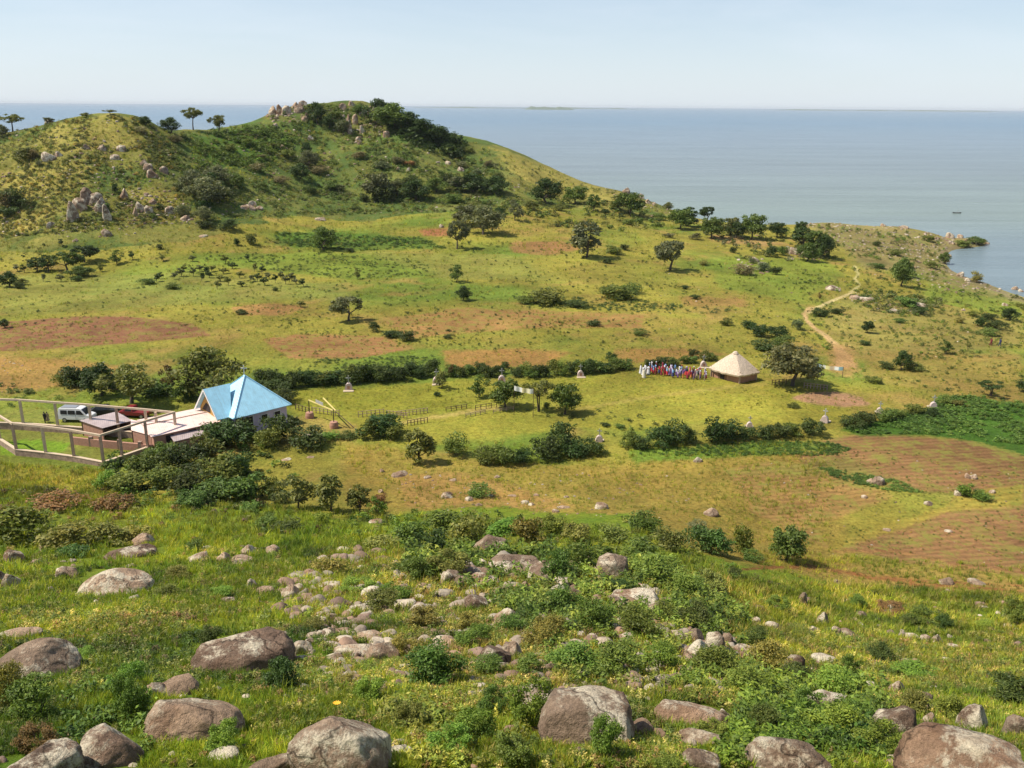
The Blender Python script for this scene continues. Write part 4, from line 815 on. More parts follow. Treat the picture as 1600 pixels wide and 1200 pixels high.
STONES = [([(540,860),(900,870),(1100,960),(1200,1080),(900,1100),(620,1090),(420,1040),(440,900)], 1350, 8, 38), ([(0,840),(440,840),(560,1000),(400,1200),(0,1200)], 170, 7, 22), ([(1180,930),(1600,940),(1600,1140),(1200,1140)], 190, 6, 22),
          ([(600,1080),(1400,1090),(1400,1200),(600,1200)], 130, 8, 28), ([(560,735),(1100,740),(1060,810),(640,800)], 130, 2, 6), ([(1100,720),(1600,720),(1600,900),(1300,880)], 60, 2, 5),
          ([(230,230),(420,190),(560,160),(700,220),(820,290),(760,330),(330,340)], 420, 2, 6), ([(500,170),(600,160),(620,210),(560,225),(520,200)], 120, 3, 7), ([(415,172),(500,160),(500,190),(420,190)], 70, 4, 8),
          ([(0,215),(120,184),(225,184),(250,205),(300,330),(220,370),(0,370)], 620, 1.6, 6.5), ([(190,290),(310,310),(310,350),(200,350)], 110, 3, 8), ([(930,285),(1050,320),(1200,352),(1200,372),(1000,335)], 170, 2, 6),
          ([(1240,345),(1400,350),(1500,368),(1480,395),(1400,405),(1330,390),(1290,370)], 700, 1.5, 5.5), ([(1430,400),(1480,395),(1530,440),(1500,460),(1420,440)], 180, 2, 7), ([(1330,455),(1480,470),(1440,492),(1330,480)], 130, 2, 6),
          ([(1500,432),(1600,462),(1600,482),(1500,450)], 80, 3, 7), ([(1440,362),(1500,362),(1545,380),(1500,384),(1450,374)], 130, 3, 8), ([(1230,385),(1290,390),(1280,408),(1225,405)], 60, 3, 8), ([(1150,405),(1200,405),(1200,430),(1150,430)], 40, 3, 7), ([(0,560),(200,560),(60,615),(0,615)], 60, 2, 4), ([(1000,340),(1500,410),(1600,600),(1000,520)], 140, 1.5, 4)]
Pw = []; Sc = []; Cl = []
for i_, (poly, n_, a_, b_) in enumerate(STONES):
    q, W3, g = sample(poly, n_, 700+i_); dep = project(W3)[2]; s = dep/F*(a_+(b_-a_)*g.random(len(q))**2.4)/2
    Pw.append(W3-np.stack([s*0, s*0, s*.14], 1)); Sc.append(np.stack([s, s*g.uniform(.6, 1, len(q)), s*g.uniform(.45, .85, len(q))], 1))
    c_ = np.array([lin(176,158,138), lin(150,124,106), lin(198,182,160), lin(158,128,106)])[g.integers(0, 4, len(q))]*g.uniform(.5, .95, (len(q), 1))*(1.02 if i_ < 4 else 1); Cl.append(c_)
Pw = np.concatenate(Pw); Sc = np.concatenate(Sc); Cl = np.concatenate(Cl); g = np.random.default_rng(9)
V_, F_, C_ = scatter(rt, Pw, Sc, g.uniform(0, 6.28, len(Pw)), Cl, g.integers(0, 6, len(Pw)))
tag(link('loose_stones', np_mesh('loose_stones', V_, F_, C_, True, M_STONE)), 'loose stones and rubble lying over the slopes and the shore', 'stones', kind='stuff')
# ------------------------------------------------------------------ undergrowth, crops, grass
ut = []
for s_ in range(5):
    V, Fq, C, B = crown(np.random.default_rng(800+s_), 6, 60, .17, (.5, .5, .4), .35, .3, .8, -.7); ut.append((V, Fq, C))
hp = []      # leafy herbs for the near slope: upright stems with leaves
for s_ in range(6):
    g = np.random.default_rng(820+s_); P = []; N = []
    for st in range(7):
        b0 = g.normal(size=2)*.16; tp = b0+g.normal(size=2)*.22; hh = g.uniform(.5, 1.05)
        t_ = np.linspace(.15, 1, 13); q = np.stack([b0[0]+(tp[0]-b0[0])*t_, b0[1]+(tp[1]-b0[1])*t_, hh*t_], 1)+g.normal(size=(13, 3))*[.07, .07, .02]
        P.append(q); N.append(unit(g.normal(size=(13, 3))*.7+[0, 0, .9]))
    V, Fq = leaves(np.concatenate(P), np.concatenate(N), .15, g, 1.7); hp.append((V, Fq, np.repeat(g.uniform(.75, 1.25, len(V)//4), 4)[:, None]*np.ones(3)))
def off_rocks(q, front):
    ok = np.ones(len(q), bool)
    for (x, y, w_, h_) in ROCKBOX:
        u = np.clip(np.abs(q[:, 0]-x)/(w_*.47), 0, 1); c_ = np.sqrt(1-u*u); ok &= ~((u < 1) & (q[:, 1] > y-h_*.42-h_*.36*c_) & (q[:, 1] < y-h_*.34*(1-c_)-2+front*min(1.2, w_/60)))
    return ok
def plants(name, label, cat, temps, zones, mat, flat=(.8, 1.1), dens=1.3, csz=4.0, base=.6):
    Pw = []; Sc = []; Cl = []; tot = 0
    for i_, (poly, n_, a_, b_, cols) in enumerate(zones):
        q, W3, g = sample(poly, n_, 900+i_+len(name)*31); clump = fbm(W3[:, 0]/csz, W3[:, 1]/csz, 3, 77)
        keep = (g.random(len(q)) < np.clip(base+clump*dens, .06, 1)) & off_rocks(q, 9 if name == 'leafy_herbs' else 3); q = q[keep]; W3 = W3[keep]
        dep = project(W3)[2]; s = dep/F*g.uniform(a_, b_, len(q)); Pw.append(W3-[0, 0, 0]); Sc.append(np.stack([s, s, s*g.uniform(*flat, len(q))], 1))
        v1 = fbm(W3[:, 0]/2.6, W3[:, 1]/2.6, 4, 91)[:, None]; v2 = fbm(W3[:, 0]/9, W3[:, 1]/9, 3, 95)[:, None]; nr_ = 1 if poly[0][1] > 700 or poly[1][1] > 800 else .4
        Cl.append(np.array(cols)[g.integers(0, len(cols), len(q))]*g.uniform(.7, 1.3, (len(q), 1))*np.clip(1+nr_*(.75*v1*np.array([1.15, 1, .8])+.6*v2*np.array([1.3, .9, .9])), .35, 1.7))
    Pw = np.concatenate(Pw); Sc = np.concatenate(Sc); Cl = np.concatenate(Cl); g = np.random.default_rng(len(name))
    V_, F_, C_ = scatter(temps, Pw, Sc, g.uniform(0, 6.28, len(Pw)), Cl, g.integers(0, len(temps), len(Pw)))
    tag(link(name, np_mesh(name, V_, F_, C_, False, mat)), label, cat, kind='stuff')
YDD = (.34, .26, .07)
plants('undergrowth', 'low scrub and bushes covering the hills and the edges of the plain', 'scrub', ut, [
    ([(235,215),(300,206),(400,196),(470,165),(600,163),(700,210),(760,235),(800,300),(760,330),(560,335),(330,345),(250,290)], 4300, 4, 10, [(.15,.20,.05), (.10,.15,.04), (.20,.21,.10), (.20,.22,.06), MD]),
    ([(300,215),(420,198),(460,220),(420,260),(310,262)], 500, 7, 14, [MD, LG, MD]),
    ([(0,214),(60,198),(120,184),(225,184),(260,205),(300,350),(0,390)], 3600, 2.5, 9, [OL, GR, OL, MD, YDD]), ([(580,165),(650,185),(740,235),(700,250),(620,215)], 260, 12, 22, [DK, DK, MD]),
    ([(760,235),(930,290),(1040,325),(1000,345),(800,320)], 300, 3, 8, [OL, GR]), ([(700,290),(950,315),(1050,350),(1000,365),(700,345)], 360, 6, 16, [MD, DK, OL]),
    ([(0,390),(500,370),(1100,380),(1250,420),(1250,560),(900,560),(400,520),(0,500)], 2600, 2, 7, [MD, OL, DK]), ([(1090,350),(1300,355),(1310,415),(1100,400)], 320, 5, 14, [MD, OL, GR]),
    ([(1250,350),(1480,370),(1480,440),(1600,480),(1600,560),(1250,560)], 1500, 3, 9, [OL, LG, MD, OL]), ([(1370,455),(1480,470),(1450,495),(1340,485)], 200, 5, 12, [GR, MD, OL]),
    ([(0,600),(420,600),(400,640),(0,636)], 120, 6, 14, [OL, MD]), ([(160,720),(300,690),(460,700),(460,795),(180,790)], 220, 12, 24, [MD, DK, LG]), ([(0,750),(300,775),(560,800),(560,840),(0,860)], 420, 7, 18, [OL, LG, BR, LG]),
    ([(560,800),(1000,810),(1150,870),(1160,940),(560,900)], 620, 8, 22, [LG, OL, LG, MD]), ([(820,640),(900,636),(1300,700),(1300,690),(940,690)], 80, 5, 12, [MD, OL]), ([(1120,560),(1600,500),(1600,640),(1300,600)], 260, 3, 10, [OL, MD]), ([(1240,700),(1600,715),(1600,900),(1300,860)], 900, 2, 5, [OL, YDD, MD]), ([(0,495),(320,505),(200,535),(0,548)], 200, 2, 4, [OL, YDD]), ([(400,480),(1010,490),(1000,515),(420,560)], 500, 2, 6, [OL, YDD, MD])], M_LEAF, (.5, .9), 1.9, 9.0, .68)
plants('bean_crop', 'dense low green crop growing in the field beside the hedge', 'crop', ut, [
    ([(1320,670),(1380,655),(1450,640),(1475,620),(1600,632),(1620,712),(1520,688),(1440,678),(1350,680)], 2600, 8, 15, [(.11,.20,.038), (.09,.165,.035), (.13,.21,.045)]),
    ([(430,364),(660,372),(700,388),(560,392),(430,384)], 800, 4, 9, [(.07,.12,.03), (.08,.14,.03)]), ([(330,398),(640,402),(700,430),(560,436),(420,422)], 900, 3, 6, [(.11,.16,.04), (.09,.13,.04)]),
    ([(500,560),(690,556),(690,570),(540,590),(440,590)], 500, 4, 8, [(.10,.15,.04), (.08,.13,.035)]), ([(1150,690),(1290,690),(1330,700),(1310,712),(1000,712),(1000,704)], 700, 5, 9, [(.08,.14,.03), (.09,.16,.035)]), ([(1280,730),(1400,750),(1440,770),(1380,766),(1290,745)], 420, 5, 9, [(.09,.16,.035)]), ([(800,462),(1000,470),(1150,485),(1100,492),(820,480)], 500, 4, 8, [(.08,.13,.035), (.1,.14,.045)])], M_LEAF, (.4, .6))
YG = (.33, .36, .045); YG2 = (.23, .29, .04); YD = (.40, .34, .11); BG = (.20, .30, .035)
HC = [(.20,.26,.045), (.14,.20,.035), (.26,.27,.05), (.18,.23,.06), (.30,.28,.08), (.46,.42,.14), (.09,.13,.03), (.30,.20,.09)]
plants('leafy_herbs', 'knee-high leafy herbs and wild flowers between the boulders', 'herbs', hp, [
    ([(0,960),(500,960),(640,1050),(640,1200),(0,1200)], 6500, 9, 19, HC), ([(560,880),(1000,890),(1150,960),(1180,1100),(640,1090),(560,960)], 7000, 8, 17, HC), ([(640,1080),(1400,1080),(1420,1200),(640,1200)], 6000, 10, 21, HC),
    ([(640,860),(1000,870),(1160,960),(1200,1080),(900,1075),(800,960),(640,900)], 2600, 20, 36, [(.15,.22,.035), (.11,.17,.03), (.19,.24,.045)]), ([(1180,1060),(1380,1080),(1380,1200),(1120,1200)], 700, 26, 44, [(.16,.24,.035), (.12,.18,.03)]), ([(600,1110),(820,1120),(820,1200),(640,1200)], 500, 24, 40, [(.2,.26,.045), (.24,.26,.05)]), ([(100,1080),(240,1080),(240,1180),(100,1180)], 200, 24, 40, [(.14,.22,.035)]),
    ([(1180,980),(1600,1000),(1600,1200),(1200,1150)], 4000, 7, 15, HC), ([(0,860),(560,860),(560,980),(0,980)], 4200, 6, 12, HC), ([(1160,900),(1600,950),(1600,990),(1180,970)], 500, 6, 10, HC)], M_LEAF, (.6, .9), 1.6)
gt = []
for s_ in range(6):
    g = np.random.default_rng(840+s_); V = []; Fq = []; C = []
    for k in range(11):
        b = g.normal(size=2)*.22; l = g.normal(size=2)*.28; h_ = g.uniform(.5, 1.1); th = g.uniform(0, 6.28); w_ = .035*np.array([math.cos(th), math.sin(th)])
        V += [(*(b-w_), 0), (*(b+w_), 0), (*(b+l*.35+w_*.8), h_*.55), (*(b+l*.35-w_*.8), h_*.55), (*(b+l-w_*.1), h_), (*(b+l+w_*.1), h_)]
        o = k*6; Fq += [(o, o+1, o+2, o+3), (o+3, o+2, o+5, o+4)]; C += [[g.uniform(.8, 1.2)]*3]*6
    gt.append((np.array(V), np.array(Fq), np.array(C)))
plants('grass', 'wild yellow-green grass over the slope and the plain', 'grass', gt, [
    ([(0,820),(600,830),(700,1200),(0,1200)], 20000, 8, 17, [YG, YG2, BG, YG]), ([(560,850),(1180,900),(1240,1200),(600,1200)], 14000, 8, 18, [YG, YG2, YD, BG]), ([(1100,900),(1600,950),(1600,1200),(1240,1200)], 14000, 7, 15, [YG, YG2, YD, YG]),
    ([(0,740),(560,800),(1000,830),(1180,900),(600,870),(0,840)], 6000, 7, 13, [YG, YG2, OL]), ([(0,1080),(1600,1080),(1600,1200),(0,1200)], 9000, 12, 22, [YG, YG2, BG]),
    ([(500,690),(1300,690),(1300,880),(1000,800),(640,800)], 3500, 4, 7, [YD, YG, YG2]), ([(0,400),(1300,400),(1600,540),(1600,700),(1300,640),(0,640)], 9000, 3, 5, [YG2, YD, OL, YG]), ([(0,212),(120,184),(225,184),(300,205),(420,190),(560,165),(650,195),(760,228),(930,292),(1060,335),(1060,400),(0,400)], 10000, 2.5, 5.5, [YG, YG2, YD, OL]),
    ([(0,712),(160,732),(200,790),(0,770)], 1500, 5, 10, [YG2, YD, YG, OL]), ([(480,860),(1150,880),(1200,1080),(640,1090),(420,1040)], 3500, 8, 16, [YD, (.34,.24,.10), YG2]),
    ([(1180,860),(1600,900),(1600,950),(1200,930)], 1800, 5, 9, [YG, YG2, YD])], M_GRASSB, (.55, 1.0), .8, 4.0, .8)
# one yellow flower head behind the humped boulder, on its stalk
P = G(527, 1128); fl = empty('wild_flower', P); tag(fl, 'single large orange-yellow flower standing above the humped boulder at the bottom edge', 'flower')
M_PETAL = plain('petal', (0.85, 0.42, 0.02), .6, .15, 8, 0); M_STALK = plain('stalk', (0.1, 0.15, 0.03), .7, .2, 8, 0)
s = float(project(P)[2][0])/F; hh = 34*s
SV, SF = tube([(0, 0, -.05), (.01, 0, hh*.5), (.02, 0, hh)], [.006, .005, .004], 5); link('stalk', np_mesh('stalk', SV, SF, None, True, M_STALK), fl)
V = [(.02, 0, hh+.01)]; Fq = []
for k in range(10):
    a_ = k*math.pi/5; r_ = 7*s; d_ = np.array([math.cos(a_), math.sin(a_)*.8-.1, .35]); sd_ = np.array([-math.sin(a_), math.cos(a_), 0])*.28*r_
    c0 = np.array([.02, 0, hh]); V += [tuple(c0+d_*r_*.5-sd_), tuple(c0+d_*r_), tuple(c0+d_*r_*.5+sd_)]; Fq.append((0, 1+3*k, 2+3*k, 3+3*k))
link('petals', np_mesh('petals', V, Fq, None, False, M_PETAL), fl)
# ------------------------------------------------------------------ built things
M_WHITE = plain('white_paint', (.74, .72, .70), .6, .12, 2, .05); M_CONC = plain('concrete', tuple(lin(200,178,152)), .85, .2, 3, .2); M_CONCD = plain('stained_concrete', tuple(lin(178,150,130)), .85, .3, 2, .2)
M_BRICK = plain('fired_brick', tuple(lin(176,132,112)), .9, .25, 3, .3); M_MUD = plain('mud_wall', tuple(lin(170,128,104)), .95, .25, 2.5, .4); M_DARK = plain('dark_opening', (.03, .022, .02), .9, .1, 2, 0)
M_LILAC = plain('lilac_plaster', tuple(lin(206,190,206)), .8, .1, 1.5, .05); M_STONEW = plain('rubble_masonry', tuple(lin(166,140,122)), .95, .5, 2.2, .6); M_WOOD = plain('timber', (.16, .10, .06), .85, .3, 5, .2)
M_OCHRE = plain('ochre_plaster', tuple(lin(178,140,70)), .85, .15, 2, .1); M_YEL = plain('yellow_paint', tuple(lin(226,206,130)), .5, .1, 3, 0); M_IRON = plain('painted_iron', (.05, .045, .04), .6, .2, 5, 0); M_GREYP = plain('grey_render', tuple(lin(170,168,160)), .85, .15, 3, .2)
M_GLASS = plain('tinted_glass', (.02, .022, .025), .12, .1, 2, 0); M_RUB = plain('rubber', (.02, .02, .02), .8, .1, 5, 0); M_RIM = plain('wheel_rim', (.45, .45, .45), .35, .1, 5, 0, .6); M_LAMP = plain('lamp_glass', (.7, .7, .66), .1, .05, 5, 0); M_TAIL = plain('tail_lamp_red', (.4, .02, .02), .2, .05, 5, 0)
def sheet_mat(name, c, ang, period=.25, rough=.45, var=.2):
    m, nt, b, _ = nodes(name); p = pos(nt); mp = nt.nodes.new('ShaderNodeMapping'); nt.links.new(p, mp.inputs[0]); mp.inputs['Rotation'].default_value = (0, 0, -ang)
    sx = nt.nodes.new('ShaderNodeSeparateXYZ'); nt.links.new(mp.outputs[0], sx.inputs[0])
    mu = nt.nodes.new('ShaderNodeMath'); mu.operation = 'MULTIPLY'; mu.inputs[1].default_value = 2*math.pi/period; nt.links.new(sx.outputs[0], mu.inputs[0])
    si = nt.nodes.new('ShaderNodeMath'); si.operation = 'SINE'; nt.links.new(mu.outputs[0], si.inputs[0])
    f = ramp(nt, noise(nt, 1.1, 6, .7, p), [(0.3, 1-var), (.65, 1.06)]); c2 = mixc(nt, 1.0, tuple(c), f, 'MULTIPLY')
    ms_ = nt.nodes.new('ShaderNodeMapping'); nt.links.new(mp.outputs[0], ms_.inputs[0]); ms_.inputs['Scale'].default_value = (3.0, .25, .25)   # weather streaks down the sheets
    rs = ramp(nt, noise(nt, 1.0, 5, .7, ms_.outputs[0]), [(.52, 0.0), (.72, .45)]); c2 = mixc(nt, rs, c2, mixc(nt, 1.0, c2, (.80, .70, .62), 'MULTIPLY'))
    nt.links.new(c2, b.inputs['Base Color']); b.inputs['Roughness'].default_value = rough; bump(nt, si.outputs[0], .3, .02, b); return m
def poly(name, V, faces, mat, parent=None, smooth=False):
    me = bpy.data.meshes.new(name); me.from_pydata([tuple(map(float, v)) for v in V], [], [tuple(f) for f in faces]); me.update(); me.materials.append(mat)
    if smooth: me.polygons.foreach_set('use_smooth', [True]*len(me.polygons))
    return link(name, me, parent)
def box_vf(c, ax, ay, az_, hx, hy, hz):
    c = np.array(c, float); V = [c+sx*hx*np.array(ax)+sy*hy*np.array(ay)+sz*hz*np.array(az_) for sx in (-1, 1) for sy in (-1, 1) for sz in (-1, 1)]
    return V, [(0, 1, 3, 2), (4, 6, 7, 5), (0, 4, 5, 1), (2, 3, 7, 6), (0, 2, 6, 4), (1, 5, 7, 3)]
def bar(p, q, w, h, up=(0, 0, 1)):
    p = np.array(p, float); q = np.array(q, float); d = unit(q-p); s = unit(np.cross(d, up)) if abs(np.dot(d, up)) < .99 else np.array([1., 0, 0]); u = np.cross(s, d)
    return box_vf((p+q)/2, d, s, u, np.linalg.norm(q-p)/2, w/2, h/2)
def multi(name, lst, mat, parent=None):
    V = []; Fq = []
    for v, f in lst:
        o = len(V); V += list(v); Fq += [tuple(i+o for i in ff) for ff in f]
    return poly(name, V, Fq, mat, parent)
def thick(name, pts, t, mat, parent=None):
    """a roof sheet with real thickness: pts in order, t downward"""
    n_ = len(pts); V = [np.array(p, float) for p in pts]+[np.array(p, float)-[0, 0, t] for p in pts]
    return poly(name, V, [tuple(range(n_)), tuple(range(2*n_-1, n_-1, -1))]+[(i, i+n_, (i+1) % n_+n_, (i+1) % n_) for i in range(n_)], mat, parent)
Zg = 8.0
def local(parent, V): return [np.array(v)-np.array(parent.location) for v in V]
def root(name, P, label, cat, group=None):
    e = empty(name, P); tag(e, label, cat, group); return e
def rel(o, P): return [np.array(p, float)-np.array(o.location) for p in P]
A45 = math.sqrt(.5)
# --- church
C0 = U(388, 661, Zg); C0[2] = height(C0[0], C0[1])[0]; ch = root('church', C0, 'church with a bright blue peaked roof and a white cross on top', 'church')
Rh = 6.3; eav = 2.75; M_BLUE = sheet_mat('blue_roof_sheet', lin(176,226,246), R(45), .3, .4, .16); M_BLUE2 = M_BLUE
pk = hgt(C0, 586); wr = Rh-.75
cor = [(wr, 0), (0, -wr), (-wr, 0), (0, wr)]
V = [(x, y, -1) for x, y in cor]+[(x, y, eav+.25) for x, y in cor]; poly('wall', V, [(i, (i+1) % 4, (i+1) % 4+4, i+4) for i in range(4)], M_LILAC, ch)
roofc = [(Rh, 0, eav), (0, -Rh, eav), (-Rh, 0, eav), (0, Rh, eav)]
for i in range(4):
    a_, b_ = roofc[i], roofc[(i+1) % 4]; m_ = (np.array(a_)+b_)/2; inn = unit(np.array([m_[0], m_[1], 0]))
    thick('roof_slope', [(*a_[:2], a_[2]), (*b_[:2], b_[2]), (0, 0, pk)][::-1], .07, M_BLUE, ch)
for i in range(4):
    poly('roof_ridge', *bar((*np.array(roofc[i][:2])*.995, eav+.05), (0, 0, pk+.05), .22, .05), M_BLUE, ch)
ax = np.array([-A45, -A45, 0]); bx = np.array([A45, -A45, 0]); zz = np.array([0, 0, 1.])
L1 = 6.1; hw = 3.25; we = eav-.05; wp = hgt(C0+ax*L1, 608); inn = 2.2
for s in (-1, 1):
    o_ = [ax*L1+bx*hw*s+zz*we, ax*L1+zz*wp, ax*inn+zz*wp, ax*(4.1)+bx*hw*s+zz*we]
    thick('wing_roof', o_ if s > 0 else o_[::-1], .07, M_BLUE, ch)
    poly('barge_board', *bar(ax*(L1+.06)+bx*hw*s+zz*(we-.12), ax*(L1+.06)+zz*(wp-.12), .06, .22), M_WHITE, ch)
    w0 = [ax*4+bx*(hw-.45)*s, ax*(L1-.6)+bx*(hw-.45)*s]; V = [w0[0]-zz, w0[1]-zz, w0[1]+zz*(we+.2), w0[0]+zz*(we+.2)]
    poly('wing_wall', V, [(0, 1, 2, 3)], M_LILAC, ch)
g0 = ax*(L1-.6); poly('gable', [g0+bx*(hw-.45)-zz, g0-bx*(hw-.45)-zz, g0-bx*(hw-.45)+zz*(we+.2), g0+zz*(wp-.28), g0+bx*(hw-.45)+zz*(we+.2)], [(0, 1, 2, 3, 4)], M_OCHRE, ch)
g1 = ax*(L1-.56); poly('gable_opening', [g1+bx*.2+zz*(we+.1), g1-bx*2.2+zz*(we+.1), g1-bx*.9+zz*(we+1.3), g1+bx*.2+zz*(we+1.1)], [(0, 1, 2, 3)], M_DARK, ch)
cr = [bar((0, 0, pk-.1), (0, 0, pk+1.45), .10, .10, (0, 1, 0)), bar((-.42, 0, pk+1.0), (.42, 0, pk+1.0), .10, .10)]
multi('roof_cross', cr, M_WHITE, ch)
# front facade (right-front face): door and windows; left-front face: small window
fr = np.array([A45, -A45, 0]); ft = np.array([A45, A45, 0]); fo = fr*(wr*A45)
def opening(nm, o_, tdir, nrm, u, z0, z1, w_, mat):
    c_ = o_+tdir*u+nrm*.03; V, Fq = box_vf(c_+zz*(z0+z1)/2, tdir, nrm, zz, w_/2, .02, (z1-z0)/2); q = poly(nm, V, Fq, mat, ch)
    fr_ = [box_vf(c_+tdir*s*(w_/2+.05)+zz*(z0+z1)/2, tdir, nrm, zz, .05, .05, (z1-z0)/2+.05) for s in (-1, 1)]+[box_vf(c_+zz*(z1+.05), tdir, nrm, zz, w_/2+.1, .05, .05)]
    multi('frame', fr_, M_WHITE, q)
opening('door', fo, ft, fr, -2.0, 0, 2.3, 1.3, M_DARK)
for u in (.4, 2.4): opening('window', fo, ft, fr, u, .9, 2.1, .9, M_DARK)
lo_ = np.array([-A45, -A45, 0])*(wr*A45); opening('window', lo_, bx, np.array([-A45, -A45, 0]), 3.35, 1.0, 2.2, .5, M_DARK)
# --- long annex with a pale iron roof
M_PINK = sheet_mat('pale_iron_sheet', lin(236,208,198), R(30), .25, .4, .16); M_GREYR = sheet_mat('grey_iron_sheet', lin(176,160,158), R(20), .25, .5, .3)
e1 = Zg+2.35; ri = Zg+2.75
nr, nl = U(372, 652, e1), U(236, 683, e1); fr_, fl_ = U(344, 631, e1), U(214, 656, e1); rr_, rl_ = (nr+fr_)/2, (nl+fl_)/2; rr_[2] = rl_[2] = ri
an = root('annex', [*((nr+fl_)/2)[:2], Zg], 'long low annex with a pale pinkish corrugated iron roof joined to the church', 'building')
for a_, b_, c_, d_ in ((nl, nr, rr_, rl_), (rl_, rr_, fr_, fl_)): thick('roof_sheet', rel(an, [a_, b_, c_, d_]), .05, M_PINK, an)
poly('roof_ridge', *bar(*rel(an, [rl_+[0, 0, .05], rr_+[0, 0, .05]]), .16, .05), M_CONCD, an)
def inset(P, Q, c, k): return [p+(c-p)*k for p in (P, Q)]
cen = (nr+nl+fr_+fl_)/4; base = [p+(cen-p)*np.array([.07, .07, 0]) for p in (nl, nr, fr_, fl_)]
V = [np.array([p[0], p[1], Zg-.6]) for p in base]+[np.array([p[0], p[1], e1-.08]) for p in base]; poly('wall', rel(an, V), [(i, (i+1) % 4, (i+1) % 4+4, i+4) for i in range(4)], M_BRICK, an)
dn = unit(np.cross(base[1]-base[0], zz)); tl = unit(base[1]-base[0])
for u in (2, 5, 8, 11):
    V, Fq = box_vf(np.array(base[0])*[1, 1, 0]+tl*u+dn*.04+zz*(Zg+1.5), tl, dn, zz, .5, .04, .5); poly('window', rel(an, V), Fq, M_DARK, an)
# maroon cloths hung along the eave
V, Fq = box_vf(nr*[1, 1, 0]-tl*3.2+dn*.3+zz*(e1-.28), tl, dn, zz, 2.2, .03, .22); q = poly('maroon_cloth', V, Fq, plain('maroon_cloth', (.16, .03, .05), .9, .3, 4, .2)); tag(q, 'strip of maroon cloth hanging under the eave of the pale-roofed annex', 'cloth')
# --- small grey shed by the thicket
def shed(nm, px4, z, lab, mat, wallmat, open_side=None):
    P4 = [U(x, y, z+dz) for x, y, dz in px4]; c_ = sum(P4)/4; e = root(nm, [c_[0], c_[1], Zg], lab, 'shed')
    thick('roof_sheet', rel(e, P4), .05, mat, e)
    B4 = [p+(c_-p)*np.array([.08, .08, 0]) for p in P4]; V = [np.array([p[0], p[1], Zg-.4]) for p in B4]+[p-[0, 0, .07] for p in B4]
    poly('wall', rel(e, V), [(i, (i+1) % 4, (i+1) % 4+4, i+4) for i in range(4) if i != open_side], wallmat, e)
    for p in B4: poly('post', *bar(*rel(e, [[p[0], p[1], Zg-.3], [p[0], p[1], p[2]-.06]]), .12, .12, (0, 1, 0)), M_WOOD, e)
    return e
shed('lean_to_shed', [(272,690,-.2),(322,678,-.2),(312,664,.1),(262,676,.1)], Zg+1.9, 'grey corrugated lean-to shed half hidden by the thicket below the annex', M_GREYR, M_BRICK)
shed('open_shed', [(160,669,-.1),(207,657,.1),(182,643,.4),(124,657,.2)], Zg+2.0, 'open shed with a weathered grey iron roof beside the white minibus', M_GREYR, M_BRICK, 0)
shed('small_outbuilding', [(205,672,-.3),(238,681,-.2),(232,662,.2),(204,655,.2)], Zg+2.1, 'small outbuilding with a pale iron roof between the open shed and the annex', M_PINK, M_BRICK)
# --- unfinished hall: columns, ring beam and low plinth
COLH = 4.15
near_ = [(-70,684),(1,694),(27,711),(73,716),(117,722),(163,731)]; right_ = [(192,721),(232,707),(277,692)]; far_ = [(248,690),(232,687),(187,683),(145,679),(92,675),(38,671),(-60,668)]
pts = {}; PN = [U(x, y, Zg+.0) for x, y in near_]; PR = [U(x, y, Zg) for x, y in right_]; PF = [U(x, y, Zg) for x, y in far_]
uh = root('unfinished_hall', [*PN[-1][:2], Zg], 'roofless frame of concrete columns and ring beam left of the church', 'building frame')
for p in PN+PR+PF: poly('column', *bar(*rel(uh, [p-[0, 0, 1.2], p+[0, 0, COLH]]), .28, .28, (0, 1, 0)), random.choice([M_CONC, M_CONC, M_CONCD]), uh)
def ringbeam(P_): 
    for a_, b_ in zip(P_[:-1], P_[1:]):
        d_ = unit(b_-a_)*.146; poly('ring_beam', *bar(*rel(uh, [a_+[0, 0, COLH+.125]+d_, b_+[0, 0, COLH+.125]-d_*-1]), .22, .25), M_CONC, uh)
ringbeam(PN); ringbeam([PN[-1]]+[PR[0], PR[1], PR[2]]); ringbeam([PR[2]]+PF[1:])
def plinth(P_, h_, mat, nm='plinth_wall'):
    for a_, b_ in zip(P_[:-1], P_[1:]):
        poly(nm, *bar(*rel(uh, [a_+[0, 0, h_/2-.4], b_+[0, 0, h_/2-.4]]), .34, h_+.8), mat, uh)
        poly('coping', *bar(*rel(uh, [a_+[0, 0, h_+.04], b_+[0, 0, h_+.04]]), .40, .08), M_CONC, uh)
plinth(PN, .75, M_STONEW); plinth([PN[-1]]+PR, .75, M_STONEW); plinth(PF[1:], .9, M_STONEW)
# low brick wall in front of the sheds
Q = [U(112,694,Zg), U(165,700,Zg), U(240,707,Zg)]; bw = root('brick_wall', [*Q[0][:2], Zg], 'low broken brick wall standing inside the concrete frame before the sheds', 'wall')
for a_, b_ in zip(Q[:-1], Q[1:]): poly('wall_run', *bar(*rel(bw, [a_+[0, 0, .3], b_+[0, 0, .3]]), .3, 1.5), M_BRICK, bw)
for f_ in (.25, .6, .85):
    p = Q[0]+(Q[2]-Q[0])*f_; poly('pier', *bar(*rel(bw, [p-[0, 0, .4], p+[0, 0, 1.35]]), .45, .45, (0, 1, 0)), M_STONEW, bw)
